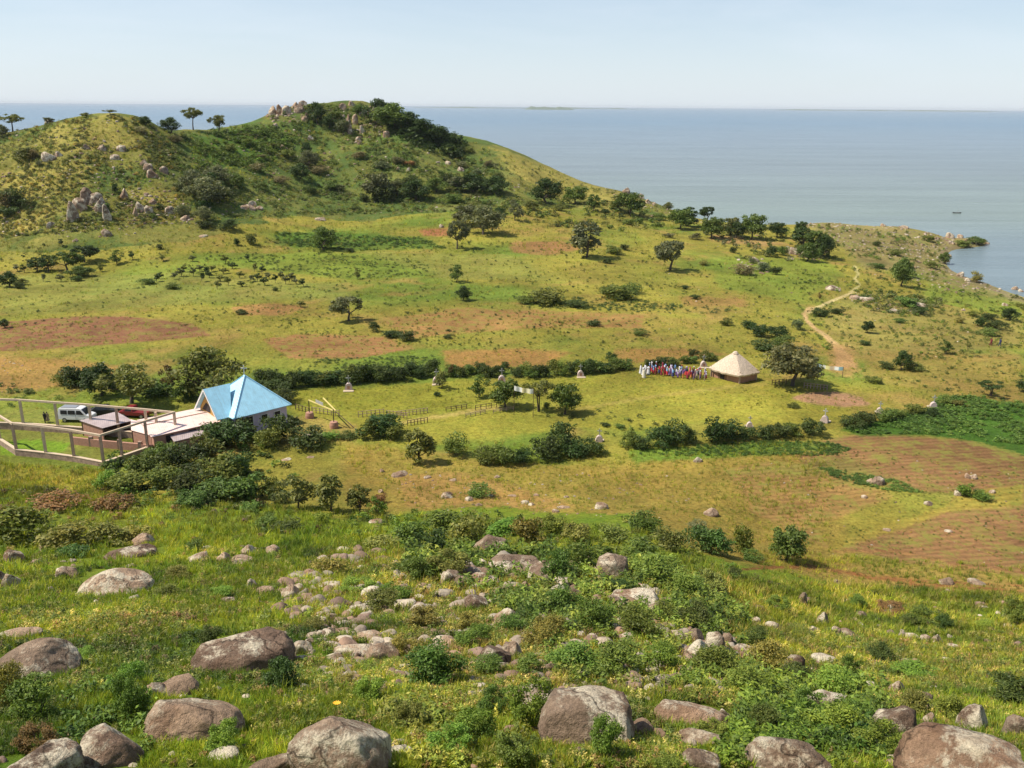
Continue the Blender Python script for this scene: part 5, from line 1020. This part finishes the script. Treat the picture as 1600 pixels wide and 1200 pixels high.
# --- vehicles
def vehicle(nm, P, heading, prof, width, zw, mat, label, cat, wheels, wins, wr_=.34, tumble=.14, lamps=None):
    """prof: side outline (x, z) front = +x; heading: bearing of the nose in radians from +X"""
    e = empty(nm, P, heading); tag(e, label, cat); zt = max(z for _, z in prof); V = []; n_ = len(prof)
    def hw_(z): return width/2*(1-tumble*max(0, (z-zw)/(zt-zw)))
    for s in (-1, 1): V += [(x, s*hw_(z), z) for x, z in prof]
    Fq = [tuple(range(n_))[::1], tuple(range(2*n_-1, n_-1, -1))]+[(i, i+n_, (i+1) % n_+n_, (i+1) % n_) for i in range(n_)]
    bm = bmesh.new(); vs = [bm.verts.new(v) for v in V]
    for f in Fq: bm.faces.new([vs[i] for i in f])
    bmesh.ops.recalc_face_normals(bm, faces=bm.faces); bmesh.ops.bevel(bm, geom=[e_ for e_ in bm.edges], offset=.05, segments=2, affect='EDGES', profile=.6)
    me = bpy.data.meshes.new('body'); bm.to_mesh(me); bm.free(); me.materials.append(mat); link('body', me, e)
    for (x0, x1, z0, z1, sk) in wins:                   # side windows, both sides
        for s in (-1, 1):
            y0 = s*(hw_(z0)+.012); y1 = s*(hw_(z1)+.012); q = [(x0, y0, z0), (x1, y0, z0), (x1-sk, y1, z1), (x0, y1, z1)]
            thick('side_window', q, .0, M_GLASS, e) if False else poly('side_window', q+[(a, b-s*.03, c) for a, b, c in q], [(0, 1, 2, 3), (7, 6, 5, 4), (0, 4, 5, 1), (1, 5, 6, 2), (2, 6, 7, 3), (3, 7, 4, 0)], M_GLASS, e)
    for x in wheels:
        for s in (-1, 1):
            w_ = empty('wheel', (x, s*(width/2-.1), wr_)); w_.parent = e
            th = np.linspace(0, 2*math.pi, 25)[:-1]
            def disc(r, y0, y1): return [(r*math.cos(t), y0, r*math.sin(t)) for t in th]+[(r*math.cos(t), y1, r*math.sin(t)) for t in th]
            for nm_, r_, hy, mt in (('tyre', wr_, .11, M_RUB), ('rim', wr_*.6, .125, M_RIM)):
                poly(nm_, disc(r_, -hy, hy), [tuple(range(24))[::-1], tuple(range(24, 48))]+[(i, (i+1) % 24, (i+1) % 24+24, i+24) for i in range(24)], mt, w_)
    return e
def boxpart(nm, e, c, h, mat): V, Fq = box_vf(c, (1, 0, 0), (0, 1, 0), (0, 0, 1), *h); return poly(nm, V, Fq, mat, e)
M_VAN = plain('van_paint', (.78, .78, .78), .3, .04, 2, 0); M_REDC = plain('maroon_paint', (.22, .025, .03), .3, .1, 2, 0); M_BLK = plain('black_paint', (.03, .03, .03), .35, .1, 2, 0)
PV = U(122, 657, Zg); PV[2] = height(PV[0], PV[1])[0]
v = vehicle('minibus', PV, R(-4), [(-2.35, .42), (-2.4, 1.05), (-2.28, 1.98), (-2.1, 2.08), (.75, 2.08), (1.05, 1.98), (1.75, 1.22), (2.32, 1.02), (2.4, .45)], 1.72, 1.1, M_VAN, 'white minibus with dark side windows parked on the grass behind the concrete frame', 'minibus', (-1.45, 1.5), [(-1.95, -1.0, 1.22, 1.78, 0), (-.85, .15, 1.22, 1.78, 0), (.35, 1.45, 1.22, 1.78, .5)])
poly('windscreen', [(1.10, -.68, 1.93), (1.10, .68, 1.93), (1.74, .76, 1.27), (1.74, -.76, 1.27), (1.06, -.66, 1.90), (1.06, .66, 1.90), (1.70, .74, 1.24), (1.70, -.74, 1.24)], [(0, 1, 2, 3), (4, 5, 6, 7), (0, 1, 5, 4), (2, 3, 7, 6)], M_GLASS, v)
for s in (-1, 1): boxpart('headlight', v, (2.37, s*.62, .82), (.05, .16, .09), M_LAMP); boxpart('tail_lamp', v, (-2.38, s*.72, 1.1), (.03, .07, .2), M_TAIL)
boxpart('front_bumper', v, (2.4, 0, .5), (.08, .8, .1), M_BLK); boxpart('rear_bumper', v, (-2.42, 0, .5), (.06, .8, .09), M_BLK); boxpart('door_seam', v, (.26, -.872, 1.0), (.012, .008, .5), M_BLK); boxpart('roof_rack', v, (-.9, 0, 2.14), (1.1, .6, .025), M_RIM)
PR_ = U(212, 651, Zg); v2 = vehicle('red_pickup', PR_, R(172), [(-2.2, .4), (-2.25, .95), (-.1, .98), (0, 1.55), (.1, 1.62), (.95, 1.6), (1.45, 1.02), (2.15, .9), (2.2, .42)], 1.65, .98, M_REDC, 'dark red pickup parked beyond the pale iron roofs left of the church', 'pickup', (-1.35, 1.4), [(.12, 1.15, 1.05, 1.5, .25)])
poly('windscreen', [(1.02, -.66, 1.55), (1.02, .66, 1.55), (1.45, .74, 1.07), (1.45, -.74, 1.07), (.98, -.64, 1.5), (.98, .64, 1.5), (1.41, .72, 1.03), (1.41, -.72, 1.03)], [(0, 1, 2, 3), (4, 5, 6, 7), (0, 1, 5, 4), (2, 3, 7, 6)], M_GLASS, v2)
for s in (-1, 1): boxpart('headlight', v2, (2.18, s*.6, .75), (.04, .14, .07), M_LAMP)
PB = U(163, 648, Zg); v3 = vehicle('black_car', PB, R(8), [(-2.0, .4), (-2.05, .9), (-1.5, .98), (-.9, 1.42), (.5, 1.42), (1.05, .98), (1.95, .85), (2.0, .42)], 1.6, .95, M_BLK, 'low black car parked between the white minibus and the dark red pickup', 'car', (-1.25, 1.25), [(-.95, -.05, 1.0, 1.34, 0), (.05, .8, 1.0, 1.34, .3)], .3)
for s in (-1, 1): boxpart('headlight', v3, (1.98, s*.58, .72), (.04, .14, .06), M_LAMP)
# --- gate frame on brick barrels
gp = U(487, 655, Zg); gf = root('gate_frame', gp, 'dark post frame with pale yellow top rails on two round brick bases', 'gate frame')
P1 = U(484, 653, Zg); P2 = U(522, 668, Zg)
for p in (P1, P2):
    p = p.copy(); r0, r1, hb = .62, .52, .85; th = np.arange(20)*math.pi/10
    V = [(r0*math.cos(t), r0*math.sin(t), -.3) for t in th]+[(r0*math.cos(t), r0*math.sin(t), hb*.5) for t in th]+[(r1*math.cos(t), r1*math.sin(t), hb) for t in th]
    Fq = [(i, (i+1) % 20, (i+1) % 20+20, i+20) for i in range(20)]+[(i+20, (i+1) % 20+20, (i+1) % 20+40, i+40) for i in range(20)]+[tuple(range(40, 60))]
    poly('brick_base', rel(gf, [np.array(q)+p for q in V]), Fq, M_BRICK, gf)
    poly('post', *bar(*rel(gf, [p+[0, 0, .8], p+[0, 0, 2.75]]), .11, .11, (0, 1, 0)), M_IRON, gf)
t1, t2 = P1+[0, 0, 2.7], P2+[0, 0, 2.5]; back = U(504, 640, Zg)+[0, 0, 2.3]
poly('top_rail', *bar(*rel(gf, [t1, t2]), .12, .14), M_YEL, gf); poly('top_rail', *bar(*rel(gf, [U(505, 622, Zg+2.6), t2+[.4, -.2, .05]]), .12, .14), M_YEL, gf)
poly('brace', *bar(*rel(gf, [t2+[.4, -.2, -.1], U(553, 668, Zg)]), .09, .09), M_CONCD, gf); poly('name_board', *bar(*rel(gf, [t1*.7+t2*.3+[0, 0, .35], t1*.4+t2*.6+[0, 0, .3]]), .05, .45), M_GREYP, gf)
# --- rail fences
def fence(p0, p1, n_, h_, label, mat=M_WOOD, rail=True, pick=0):
    a_, b_ = G(*p0), G(*p1); e = root('rail_fence', a_, label, 'fence', None)
    for k in range(n_):
        p = a_+(b_-a_)*k/(n_-1); p[2] = height(p[0], p[1])[0]; poly('post', *bar(*rel(e, [p-[0, 0, .3], p+[0, 0, h_]]), .10, .10, (0, 1, 0)), mat, e)
    if rail:
        for hz in ((h_-.06,) if pick else (h_-.06, h_*.5)): poly('rail', *bar(*rel(e, [a_+[0, 0, hz], b_+[0, 0, hz]]), .06, .06), mat, e)
for i_, (p0, p1, n_, h_, mt) in enumerate([((697,643),(729,638),5,.7,0),((743,641),(776,636),5,.8,0),((728,652),(758,646),5,.6,1),((771,646),(802,641),4,.6,1),((637,665),(668,660),7,.8,0),((604,650),(636,654),7,.9,1),
        ((622,650),(668,645),9,.8,1),((462,640),(483,646),5,.9,0),((488,645),(530,650),8,.9,1),((1206,602),(1228,600),5,.9,0),((1256,606),(1292,610),8,.9,1),((560,652),(600,648),7,.9,1)]):
    fence(p0, p1, n_, h_, ['dark', 'weathered'][mt]+' rail fence of '+str(n_)+' short posts '+'on the lawn, '+['first', 'second', 'third', 'fourth', 'fifth', 'sixth', 'seventh', 'eighth', 'ninth', 'tenth', 'eleventh', 'twelfth'][sorted([697,743,728,771,637,604,622,462,488,1206,1256,560]).index(p0[0])]+' fence from the left', [M_WOOD, M_CONCD][mt])
# --- stations with crosses
M_SHR = plain('painted_masonry', tuple(lin(196,176,168)), .8, .15, 3, .2); M_SLAB = plain('pale_slab', tuple(lin(190,172,146)), .8, .15, 3, .1)
def shrine(px, py, sc, label, facing):
    P = G(px, py); e = root('cross_monument', P, label, 'monument', None); e.rotation_euler = (0, 0, facing); e.scale = (sc, sc, sc)
    prof = [(-.62, -.2), (-.62, .45), (-.5, .85), (-.25, 1.12), (0, 1.2), (.25, 1.12), (.5, .85), (.62, .45), (.62, -.2)]
    V = [(x, -.38, z) for x, z in prof]+[(x*.92, .38, z) for x, z in prof]; n_ = 9
    poly('masonry_base', V, [tuple(range(n_)), tuple(range(2*n_-1, n_-1, -1))]+[(i, i+n_, (i+1) % n_+n_, (i+1) % n_) for i in range(n_)], M_SHR, e)
    V, Fq = box_vf((0, -.40, .5), (1, 0, 0), (0, 1, 0), (0, 0, 1), .2, .03, .28); poly('picture_panel', V, Fq, M_MUD, e)
    V, Fq = box_vf((0, -.85, .0), (1, 0, 0), (0, 1, 0), (0, 0, 1), .85, .45, .1); poly('step', V, Fq, M_SLAB, e)
    multi('cross', [bar((0, 0, 1.12), (0, 0, 2.5), .15, .13, (0, 1, 0)), bar((-.40, 0, 2.05), (.40, 0, 2.05), .13, .15)], M_GREYP, e)
for px, py, sc, lab, fa in [(545,609,.95,'grey cross on a white rounded base on the lawn, nearest the church',.1),(682,599,.95,'grey cross on a rounded base partly behind a sapling, between church and thin trees',.2),(784,597,.95,'cross on a pinkish rounded base just beyond the twin trees',.1),(907,588,.85,'cross on a white rounded base alone before the dark hedge',.1),(1099,573,.85,'cross on a white base beside the thatched hut behind the people',.1),
        (1288,660,.85,'slim cross and white base at the right end of the near hedge',2.6),(1374,646,.75,'small dark-topped cross monument standing just above the hedge by the crop field',2.8),(1458,638,.85,'white cross monument with a wide step at the corner of the bean field',2.9),(936,690,.75,'small dark cross monument rising behind the middle of the near hedge',3.0),(1171,668,.7,'small brown cross monument behind the near hedge, in line with the hut',3.0)]:
    shrine(px, py, sc, lab, fa)
# --- thatched hut
hF, hL, hR = U(1155, 600, Zg), U(1111, 589, Zg), U(1181, 595, Zg); hB = hL+hR-hF; hc = (hL+hR)/2
hut = root('thatched_hut', [hc[0], hc[1], Zg], 'square mud-walled hut under a steep pale thatched roof beside the gathered people', 'hut')
hv = 1.55; V = rel(hut, [p+[0, 0, z] for z in (-.6, hv) for p in (hL, hF, hR, hB)]); poly('wall', V, [(i, (i+1) % 4, (i+1) % 4+4, i+4) for i in range(4)], M_MUD, hut)
for p in (hF, hL, hR): poly('corner_post', *bar(*rel(hut, [p-[0, 0, .3], p+[0, 0, 2.0]]), .26, .26, (0, 1, 0)), M_CONCD, hut)
dl = unit(hF-hL); dno = unit(np.cross(dl, zz)); dd = hL+(hF-hL)*.40
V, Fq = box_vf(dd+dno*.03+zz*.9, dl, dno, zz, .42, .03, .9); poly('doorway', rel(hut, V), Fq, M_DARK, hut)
for f_ in (.08, .40-.12, .40+.13): 
    pp = hL+(hF-hL)*f_+dno*.05; poly('door_post', *bar(*rel(hut, [pp-[0, 0, .2], pp+[0, 0, 1.95]]), .1, .1, (0, 1, 0)), M_WOOD, hut)
apz = hgt(hc, 549.5); M_THATCH = plain('thatch', tuple(lin(206,186,164)), .95, .35, 4, .8)
lv = [unit(q-hc)*np.linalg.norm(q-hc)*1.2 for q in (hF, hR, hB, hL)]; V = []; nseg = 48; rows = 12
for r_ in range(rows+1):
    f_ = r_/rows; g = np.random.default_rng(900+r_)
    for k in range(nseg):
        t_ = k/nseg*4; i = int(t_); u = t_-i; a_, b_ = lv[i], lv[(i+1) % 4]; p = a_*(1-u)+b_*u; rad = np.linalg.norm(p); rr2 = rad*.72+.28*np.linalg.norm(a_)*.86; p = p/rad*rr2
        zt_ = apz+(hv+.05-apz)*(f_**1.18*.5+f_*.5) + g.uniform(-.03, .03) - (.12*g.random() if r_ == rows else 0); q = p*(f_*.985+.015+(g.uniform(0, .03) if r_ == rows else 0)); V.append((q[0], q[1], zt_))
Fq = [(r_*nseg+k, r_*nseg+(k+1) % nseg, (r_+1)*nseg+(k+1) % nseg, (r_+1)*nseg+k) for r_ in range(rows) for k in range(nseg)]
o_ = len(V); V += [(x*.97, y*.97, z-.28) for x, y, z in V[rows*nseg:rows*nseg+nseg]]; Fq += [(rows*nseg+k, rows*nseg+(k+1) % nseg, o_+(k+1) % nseg, o_+k) for k in range(nseg)]
V.append((0, 0, apz-.5)); Fq += [(o_+k, o_+(k+1) % nseg, len(V)-1) for k in range(nseg)]; Fq.append(tuple(range(nseg-1, -1, -1)))
poly('thatch_roof', V, Fq, M_THATCH, hut)
th = np.arange(12)*math.pi/6; poly('roof_cap', [(.5*math.cos(t), .5*math.sin(t), apz-.25) for t in th]+[(.26*math.cos(t), .26*math.sin(t), apz+.04) for t in th], [(i, (i+1) % 12, (i+1) % 12+12, i+12) for i in range(12)]+[tuple(range(12, 24))], M_THATCH, hut)
# --- cloth banners on poles
def banner(p0, p1, ytop0, ytop1, hh, cols, label, poles):
    a_, b_ = G(*p0), G(*p1); ha = hgt(a_, ytop0); hb = hgt(b_, ytop1); e = root('banner', a_, label, 'banner'); n_ = len(cols)
    for p, h_ in ((a_, ha), (b_, hb)): poly('pole', *bar(*rel(e, [p-[0, 0, .3], p+[0, 0, h_+.05]]), .07, .07, (0, 1, 0)), M_WOOD, e)
    V = []; Fq = []; d_ = unit((b_-a_)*[1, 1, 0]); nn = np.cross(d_, zz)
    m_ = 24; mats = [plain('banner_cloth_'+str(i), c, .8, .08, 3, 0) for i, c in enumerate(cols)]
    for k in range(m_+1):
        f_ = k/m_; p = a_+(b_-a_)*f_; ht = ha+(hb-ha)*f_-.12*math.sin(f_*math.pi); w_ = nn*.05*math.sin(f_*17)
        for s in (0, .012): V += [p+[0, 0, ht]+w_+nn*s, p+[0, 0, ht-hh]+w_*1.6+nn*s]
    for k in range(m_): i = k*4; Fq += [(i, i+1, i+5, i+4), (i+2, i+6, i+7, i+3), (i, i+4, i+6, i+2), (i+1, i+3, i+7, i+5)]
    o = poly('cloth', rel(e, V), Fq, mats[0], e)
    for m2 in mats[1:]: o.data.materials.append(m2)
    o.data.polygons.foreach_set('material_index', [min(n_-1, int((k//4)/m_*n_)) for k in range(len(Fq))])
banner((803,648), (833,652), 602.5, 608, .70, [(.80, .80, .78), (.80, .80, .78), (.74, .64, .34), (.78, .72, .5), (.80, .80, .78)], 'long white and yellow banner stretched between the trees on the lawn', 0)
banner((1275,583), (1316,590), 568.5, 573.5, .62, [(.40, .56, .64), (.80, .80, .76), (.72, .66, .30), (.78, .6, .42), (.80, .80, .78), (.34, .52, .58)], 'long white, yellow and blue banner on two poles beside the lone spreading tree', 0)
# pale sheets and odds and ends
def slab(px, py, w, h, label, mat, cat='slab'):
    p = G(px, py); s = float(project(p)[2][0])/F; V, Fq = box_vf(p+[0, 0, .05], (1, 0, 0), (0, 1, 0), zz, w*s/2, h*s*1.6, .09); o = poly('concrete_slab', V, Fq, mat); tag(o, label, cat)
slab(490, 681, 34, 5, 'pale concrete slab on the ground in front of the gate frame', M_SLAB)
slab(1267, 351, 15, 2.2, 'pale flat building slab on the skyline among the shore rocks', M_SLAB)
# --- boat
bp = U(1495, 333, 0.0); bt = root('fishing_boat', [bp[0], bp[1], -.05], 'small dark fishing boat alone on the lake off the rocky point', 'boat')
n_ = 14; V = []; Lb = 4.2
for k in range(n_):
    f_ = k/(n_-1); x = (f_-.5)*Lb; w_ = .62*math.sin(math.pi*min(max(f_, .02), .98))**.6; sh = .35+.28*(2*f_-1)**2
    V += [(x, -w_, sh), (x, -w_*.6, -.1), (x, 0, -.22), (x, w_*.6, -.1), (x, w_, sh), (x, w_*.85, sh-.03), (x, 0, .05), (x, -w_*.85, sh-.03)]
Fq = [(k*8+j, k*8+(j+1) % 8, (k+1)*8+(j+1) % 8, (k+1)*8+j) for k in range(n_-1) for j in range(8)]+[tuple(range(7, -1, -1)), tuple(range((n_-1)*8, n_*8))]
bt.rotation_euler = (0, 0, -.1); poly('hull', V, Fq, M_IRON, bt)
for x in (-.9, .7): boxpart('thwart', bt, (x, 0, .25), (.1, .5, .03), M_WOOD)
poly('pole', *bar((.3, 0, 0), (.5, 0, 2.6), .06, .06, (0, 1, 0)), M_WOOD, bt)
# ------------------------------------------------------------------ people
M_SKIN = plain('dark_skin', (.075, .04, .025), .55, .08, 6, 0); M_HAIR = plain('black_hair', (.012, .01, .01), .8, .1, 8, .2)
def skin_mesh(name, joints, edges, radii, sub=2):
    me = bpy.data.meshes.new(name+'_skeleton'); me.from_pydata(joints, edges, []); o = bpy.data.objects.new(name+'_skeleton', me); COL.objects.link(o)
    md = o.modifiers.new('s', 'SKIN'); md.use_smooth_shade = True
    if not me.skin_vertices: bpy.context.view_layer.objects.active = o
    sv = me.skin_vertices[0].data if me.skin_vertices else None
    if sv is None: return None
    for i, r in enumerate(radii): sv[i].radius = (r, r) if not hasattr(r, '__len__') else r
    sv[0].use_root = True; o.modifiers.new('u', 'SUBSURF').levels = sub
    o.modifiers['u'].render_levels = sub
    dg = bpy.context.evaluated_depsgraph_get(); m2 = bpy.data.meshes.new_from_object(o.evaluated_get(dg)); m2.name = name
    bpy.data.objects.remove(o); return m2
def body_pose(k):
    """k 0 standing with arms down, 1 hands together in front, 2 mid-stride"""
    st = .12 if k == 2 else 0
    J = [(0, 0, .93), (0, 0, 1.12), (0, 0, 1.30), (0, 0, 1.40), (0, 0, 1.47), (0, -.012, 1.56), (0, -.005, 1.66),          # pelvis, waist, chest, shoulder line, neck, head, crown
         (-.09, 0, .88), (-.10, -st*.9, .50), (-.10, -st*1.2+.02, .10), (-.10, -st*1.2-.12, .03),
         (.09, 0, .88), (.10, st*.9-.03, .50), (.10, st*1.5+.05, .12), (.10, st*1.5-.08, .04)]
    Rr = [(.15, .11), (.125, .095), (.145, .10), (.085, .07), (.05, .052), (.078, .092), (.06, .07), .085, .058, .040, .034, .085, .058, .040, .034]
    E = [(0, 1), (1, 2), (2, 3), (3, 4), (4, 5), (5, 6), (0, 7), (7, 8), (8, 9), (9, 10), (0, 11), (11, 12), (12, 13), (13, 14)]
    for s in (-1, 1):
        b = len(J)
        if k == 1: arm = [(s*.17, 0, 1.37), (s*.24, -.04, 1.12), (s*.09, -.24, 1.16), (s*.03, -.29, 1.2)]
        elif k == 2: arm = [(s*.17, 0, 1.37), (s*.23, s*.08, 1.10), (s*.22, s*.08-.10, .88), (s*.21, s*.09-.15, .79)]
        else: arm = [(s*.17, 0, 1.37), (s*.24, .02, 1.10), (s*.25, -.03, .87), (s*.245, -.05, .78)]
        J += arm; Rr += [.055, .042, .032, (.038, .022)]; E += [(3, b), (b, b+1), (b+1, b+2), (b+2, b+3)]
    # nose, and ears as small side bumps
    b = len(J); J += [(0, -.115, 1.555), (-.085, 0, 1.56), (.085, 0, 1.56)]; Rr += [.014, .014, .014]; E += [(5, b), (5, b+1), (5, b+2)]
    return J, E, Rr
BODY = []
for k in range(3):
    J, E, Rr = body_pose(k); m_ = skin_mesh('person', J, E, Rr, 1); m_.materials.clear(); m_.materials.append(M_SKIN); m_.polygons.foreach_set('use_smooth', [True]*len(m_.polygons)); BODY.append(m_)
def rings(name, R_, k=18, wav=0.0, close=True):
    V = []; g = np.random.default_rng(3)
    for (z, rx, ry, cy_) in R_:
        for j in range(k):
            a_ = j*2*math.pi/k; f = 1+wav*math.cos(a_*6)*max(0, (1-z)); V.append((rx*f*math.cos(a_), cy_+ry*f*math.sin(a_), z))
    Fq = [(i*k+j, i*k+(j+1) % k, (i+1)*k+(j+1) % k, (i+1)*k+j) for i in range(len(R_)-1) for j in range(k)]
    if close: Fq.append(tuple(range(len(V)-k, len(V))))
    return V, Fq
def sleeves(pose, upto=1.0):
    out = []; J = body_pose(pose)[0]
    for b in (15, 19):
        p0, p1, p2 = [np.array(J[b+i]) for i in range(3)]; V, Fq = tube([p0, p1, p1+(p2-p1)*upto], [.078, .06, .055], 8); out.append((V, [tuple(f) for f in Fq]))
    return out
CLOTH_DEF = {'dress': (rings('d', [(.28, .30, .26, 0), (.6, .25, .21, 0), (.95, .19, .15, 0), (1.12, .155, .125, 0), (1.30, .185, .135, 0), (1.40, .15, .10, 0), (1.445, .07, .065, 0)], wav=.09), .15),
             'robe': (rings('r', [(.05, .33, .30, 0), (.5, .28, .24, 0), (.95, .22, .18, 0), (1.30, .20, .145, 0), (1.41, .15, .10, 0), (1.455, .07, .065, 0)], wav=.10), 1.0),
             'shirt': (rings('s', [(.80, .20, .155, 0), (.95, .185, .145, 0), (1.12, .16, .13, 0), (1.30, .185, .135, 0), (1.40, .15, .10, 0), (1.445, .07, .065, 0)]), .25),
             'skirt': (rings('k', [(.30, .28, .24, 0), (.6, .24, .2, 0), (.9, .19, .155, 0), (.99, .165, .135, 0)], wav=.09), None)}
cloth_cache = {}
def cloth_mesh_for(kind, pose, mat):
    key = (kind, pose, mat.name)
    if key not in cloth_cache:
        (V, Fq), sl = CLOTH_DEF[kind]; V = list(V); Fq = list(Fq)
        if sl is not None:
            for v, f in sleeves(pose, sl): o = len(V); V += [tuple(x) for x in v]; Fq += [tuple(i+o for i in ff) for ff in f]
        me = bpy.data.meshes.new(kind); me.from_pydata([tuple(map(float, v)) for v in V], [], Fq); me.update(); me.materials.append(mat); me.polygons.foreach_set('use_smooth', [True]*len(me.polygons)); cloth_cache[key] = me
    return cloth_cache[key]
def trousers_mesh(pose, mat):
    key = ('trousers', pose, mat.name)
    if key not in cloth_cache:
        J = body_pose(pose)[0]; V = []; Fq = []
        for b in (7, 11):
            p = [np.array(J[b+i]) for i in range(3)]; v, f = tube([p[0]+[0, 0, .06], p[1], p[2]+[0, 0, -.02]], [.115, .085, .07], 10); o = len(V); V += [tuple(x) for x in v]; Fq += [tuple(int(i)+o for i in ff) for ff in f]
        v, f = rings('t', [(.78, .17, .13, 0), (.98, .165, .13, 0)], 14); o = len(V); V += v; Fq += [tuple(i+o for i in ff) for ff in f]
        me = bpy.data.meshes.new('trousers'); me.from_pydata([tuple(map(float, x)) for x in V], [], Fq); me.update(); me.materials.append(mat); me.polygons.foreach_set('use_smooth', [True]*len(me.polygons)); cloth_cache[key] = me
    return cloth_cache[key]
def cap_mesh(name, mat, r=1.0, low=1.555):
    V, Fq = rings('h', [(low, .088*r, .105*r, .02), (1.62, .092*r, .108*r, .008), (1.68, .075*r, .088*r, .0), (1.725, .04*r, .05*r, 0)], 14); me = bpy.data.meshes.new(name); me.from_pydata(V, [], Fq); me.update(); me.materials.append(mat); me.polygons.foreach_set('use_smooth', [True]*len(me.polygons)); return me
HAIR = cap_mesh('hair', M_HAIR)
CM = {}
def cm(n_, c):
    if n_ not in CM: CM[n_] = plain(n_.replace(' ', '_')+'_cloth', c, .85, .2, 6, .1)
    return CM[n_]
PAL = {'white': (.66, .66, .68), 'red': (.50, .035, .05), 'maroon': (.20, .02, .035), 'light blue': (.20, .38, .66), 'navy': (.03, .04, .12), 'purple': (.20, .10, .30), 'pink': (.60, .28, .34), 'orange': (.60, .20, .05), 'grey': (.25, .25, .26), 'lilac': (.50, .42, .62), 'green': (.06, .18, .08), 'black': (.02, .02, .02), 'khaki': (.33, .27, .15), 'cream': (.66, .60, .46)}
SCARF = {}
def person(P, face, pose, outfit, label, group=None, scarf=None, hgt_=1.68):
    e = empty('person', P, face); tag(e, label, 'person', group); s = hgt_/1.73; e.scale = (s, s, s); link('body', BODY[pose], e)
    for kind, colr in outfit:
        m_ = cm(colr, PAL[colr]); link(kind, trousers_mesh(pose, m_) if kind == 'trousers' else cloth_mesh_for(kind, pose, m_), e)
    if scarf:
        if scarf not in SCARF: SCARF[scarf] = cap_mesh('head_scarf', cm(scarf, PAL[scarf]), 1.12, 1.53)
        link('head_scarf', SCARF[scarf], e)
    else: link('hair', HAIR, e)
g = random.Random(4); dups = {}
ORD = ['first', 'second', 'third', 'fourth', 'fifth', 'sixth', 'seventh', 'eighth', 'ninth', 'tenth']
crowd = []
for r_ in range(4):
    n_ = (17, 18, 17, 12)[r_]
    for k in range(n_):
        f_ = (k+.5*(r_ % 2))/n_; px = 1016+f_*88+g.uniform(-2.2, 2.2); py = 585+f_*11-r_*2.6+g.uniform(-1.3, 1.3); crowd.append((px, py, f_, r_))
for px, py, f_, r_ in sorted(crowd, key=lambda t: t[0]):
    P = U(px, py, Zg); P[2] = height(P[0], P[1])[0]
    if f_ < .32: top, bot = g.choice([('red', 'maroon'), ('maroon', 'red'), ('red', 'navy'), ('light blue', 'red'), ('white', 'red')])
    elif f_ < .55: top, bot = g.choice([('lilac', 'purple'), ('light blue', 'light blue'), ('navy', 'navy'), ('light blue', 'navy'), ('white', 'purple')])
    elif f_ < .75: top, bot = g.choice([('red', 'orange'), ('red', 'maroon'), ('pink', 'red'), ('navy', 'red'), ('purple', 'orange')])
    else: top, bot = g.choice([('pink', 'purple'), ('purple', 'navy'), ('maroon', 'black'), ('grey', 'khaki'), ('lilac', 'maroon'), ('cream', 'green')])
    row = ['front', 'second', 'third', 'rear'][r_]; sc_ = g.choice([None, None, None, None, 'lilac', 'red', 'white']) ; sex = g.random() < .6
    key = (top, bot, row, sex); c_ = dups.get(key, 0); dups[key] = c_+1
    part_ = 'near the robed leaders' if f_ < .3 else ('in the middle of the crowd' if f_ < .68 else 'at the hut end of the crowd')
    lab = f"{ORD[c_]} person from left in {top} top and {bot} {'skirt' if sex else 'trousers'}, {row} row of crowd"
    person(P, R(90)+g.uniform(-.5, .5), g.choice([0, 1, 0]), [('shirt', top), ('skirt' if sex else 'trousers', bot)], lab, 'people gathered beside the thatched hut', sc_, g.uniform(1.25, 1.78))
for i_, (px, py, lab) in enumerate([(1001,580,'person in a long white robe standing furthest left of the gathering'),(1005,583,'person in a long white robe second from the left end of the gathering'),(1008,580,'tall person in a white robe near the left end facing the people'),(1013,582,'person in a white robe standing nearest the first row of the crowd'),(1006,587,'person in a cream robe standing in front of the white-robed group')]):
    P = U(px, py+3, Zg); P[2] = height(P[0], P[1])[0]; person(P, R(-90)+.3*i_, i_ % 2, [('robe', 'cream' if i_ == 4 else 'white')], lab, 'people gathered beside the thatched hut', None, 1.68+.05*(i_ == 2))
P = U(71, 660, Zg); P[2] = height(P[0], P[1])[0]; person(P, R(60), 2, [('shirt', 'black'), ('trousers', 'black')], 'person in dark clothes standing on the grass left of the white minibus', None, None, 1.72)
P = U(75, 658.5, Zg); P[2] = height(P[0], P[1])[0]; person(P, R(200), 0, [('dress', 'khaki')], 'person in a khaki dress beside the person in dark clothes, left of the minibus', None, None, 1.55)
for px, py, c_, lab in [(1562, 541, 'navy', 'person in navy walking on the far right of the plain'), (1548, 540, 'maroon', 'person in maroon walking behind another on the far right of the plain')]:
    P = G(px, py); person(P, R(90), 2, [('shirt', c_), ('trousers', c_)], lab, None, None, 1.7)
# ------------------------------------------------------------------ air
V, Fq = box_vf((0, 14800, 30), (1, 0, 0), (0, 1, 0), (0, 0, 1), 32000, 15000, 48)
hz = poly('haze', V, Fq, bpy.data.materials.new('haze')); m = hz.data.materials[0]; m.use_nodes = True; nt = m.node_tree; nt.nodes.clear()
o_ = nt.nodes.new('ShaderNodeOutputMaterial'); pv = nt.nodes.new('ShaderNodeVolumePrincipled'); nt.links.new(pv.outputs[0], o_.inputs['Volume'])
pv.inputs['Color'].default_value = (.86, .92, 1, 1); pv.inputs['Density'].default_value = 0.00003; tag(hz, kind='stuff')
settle_labels()
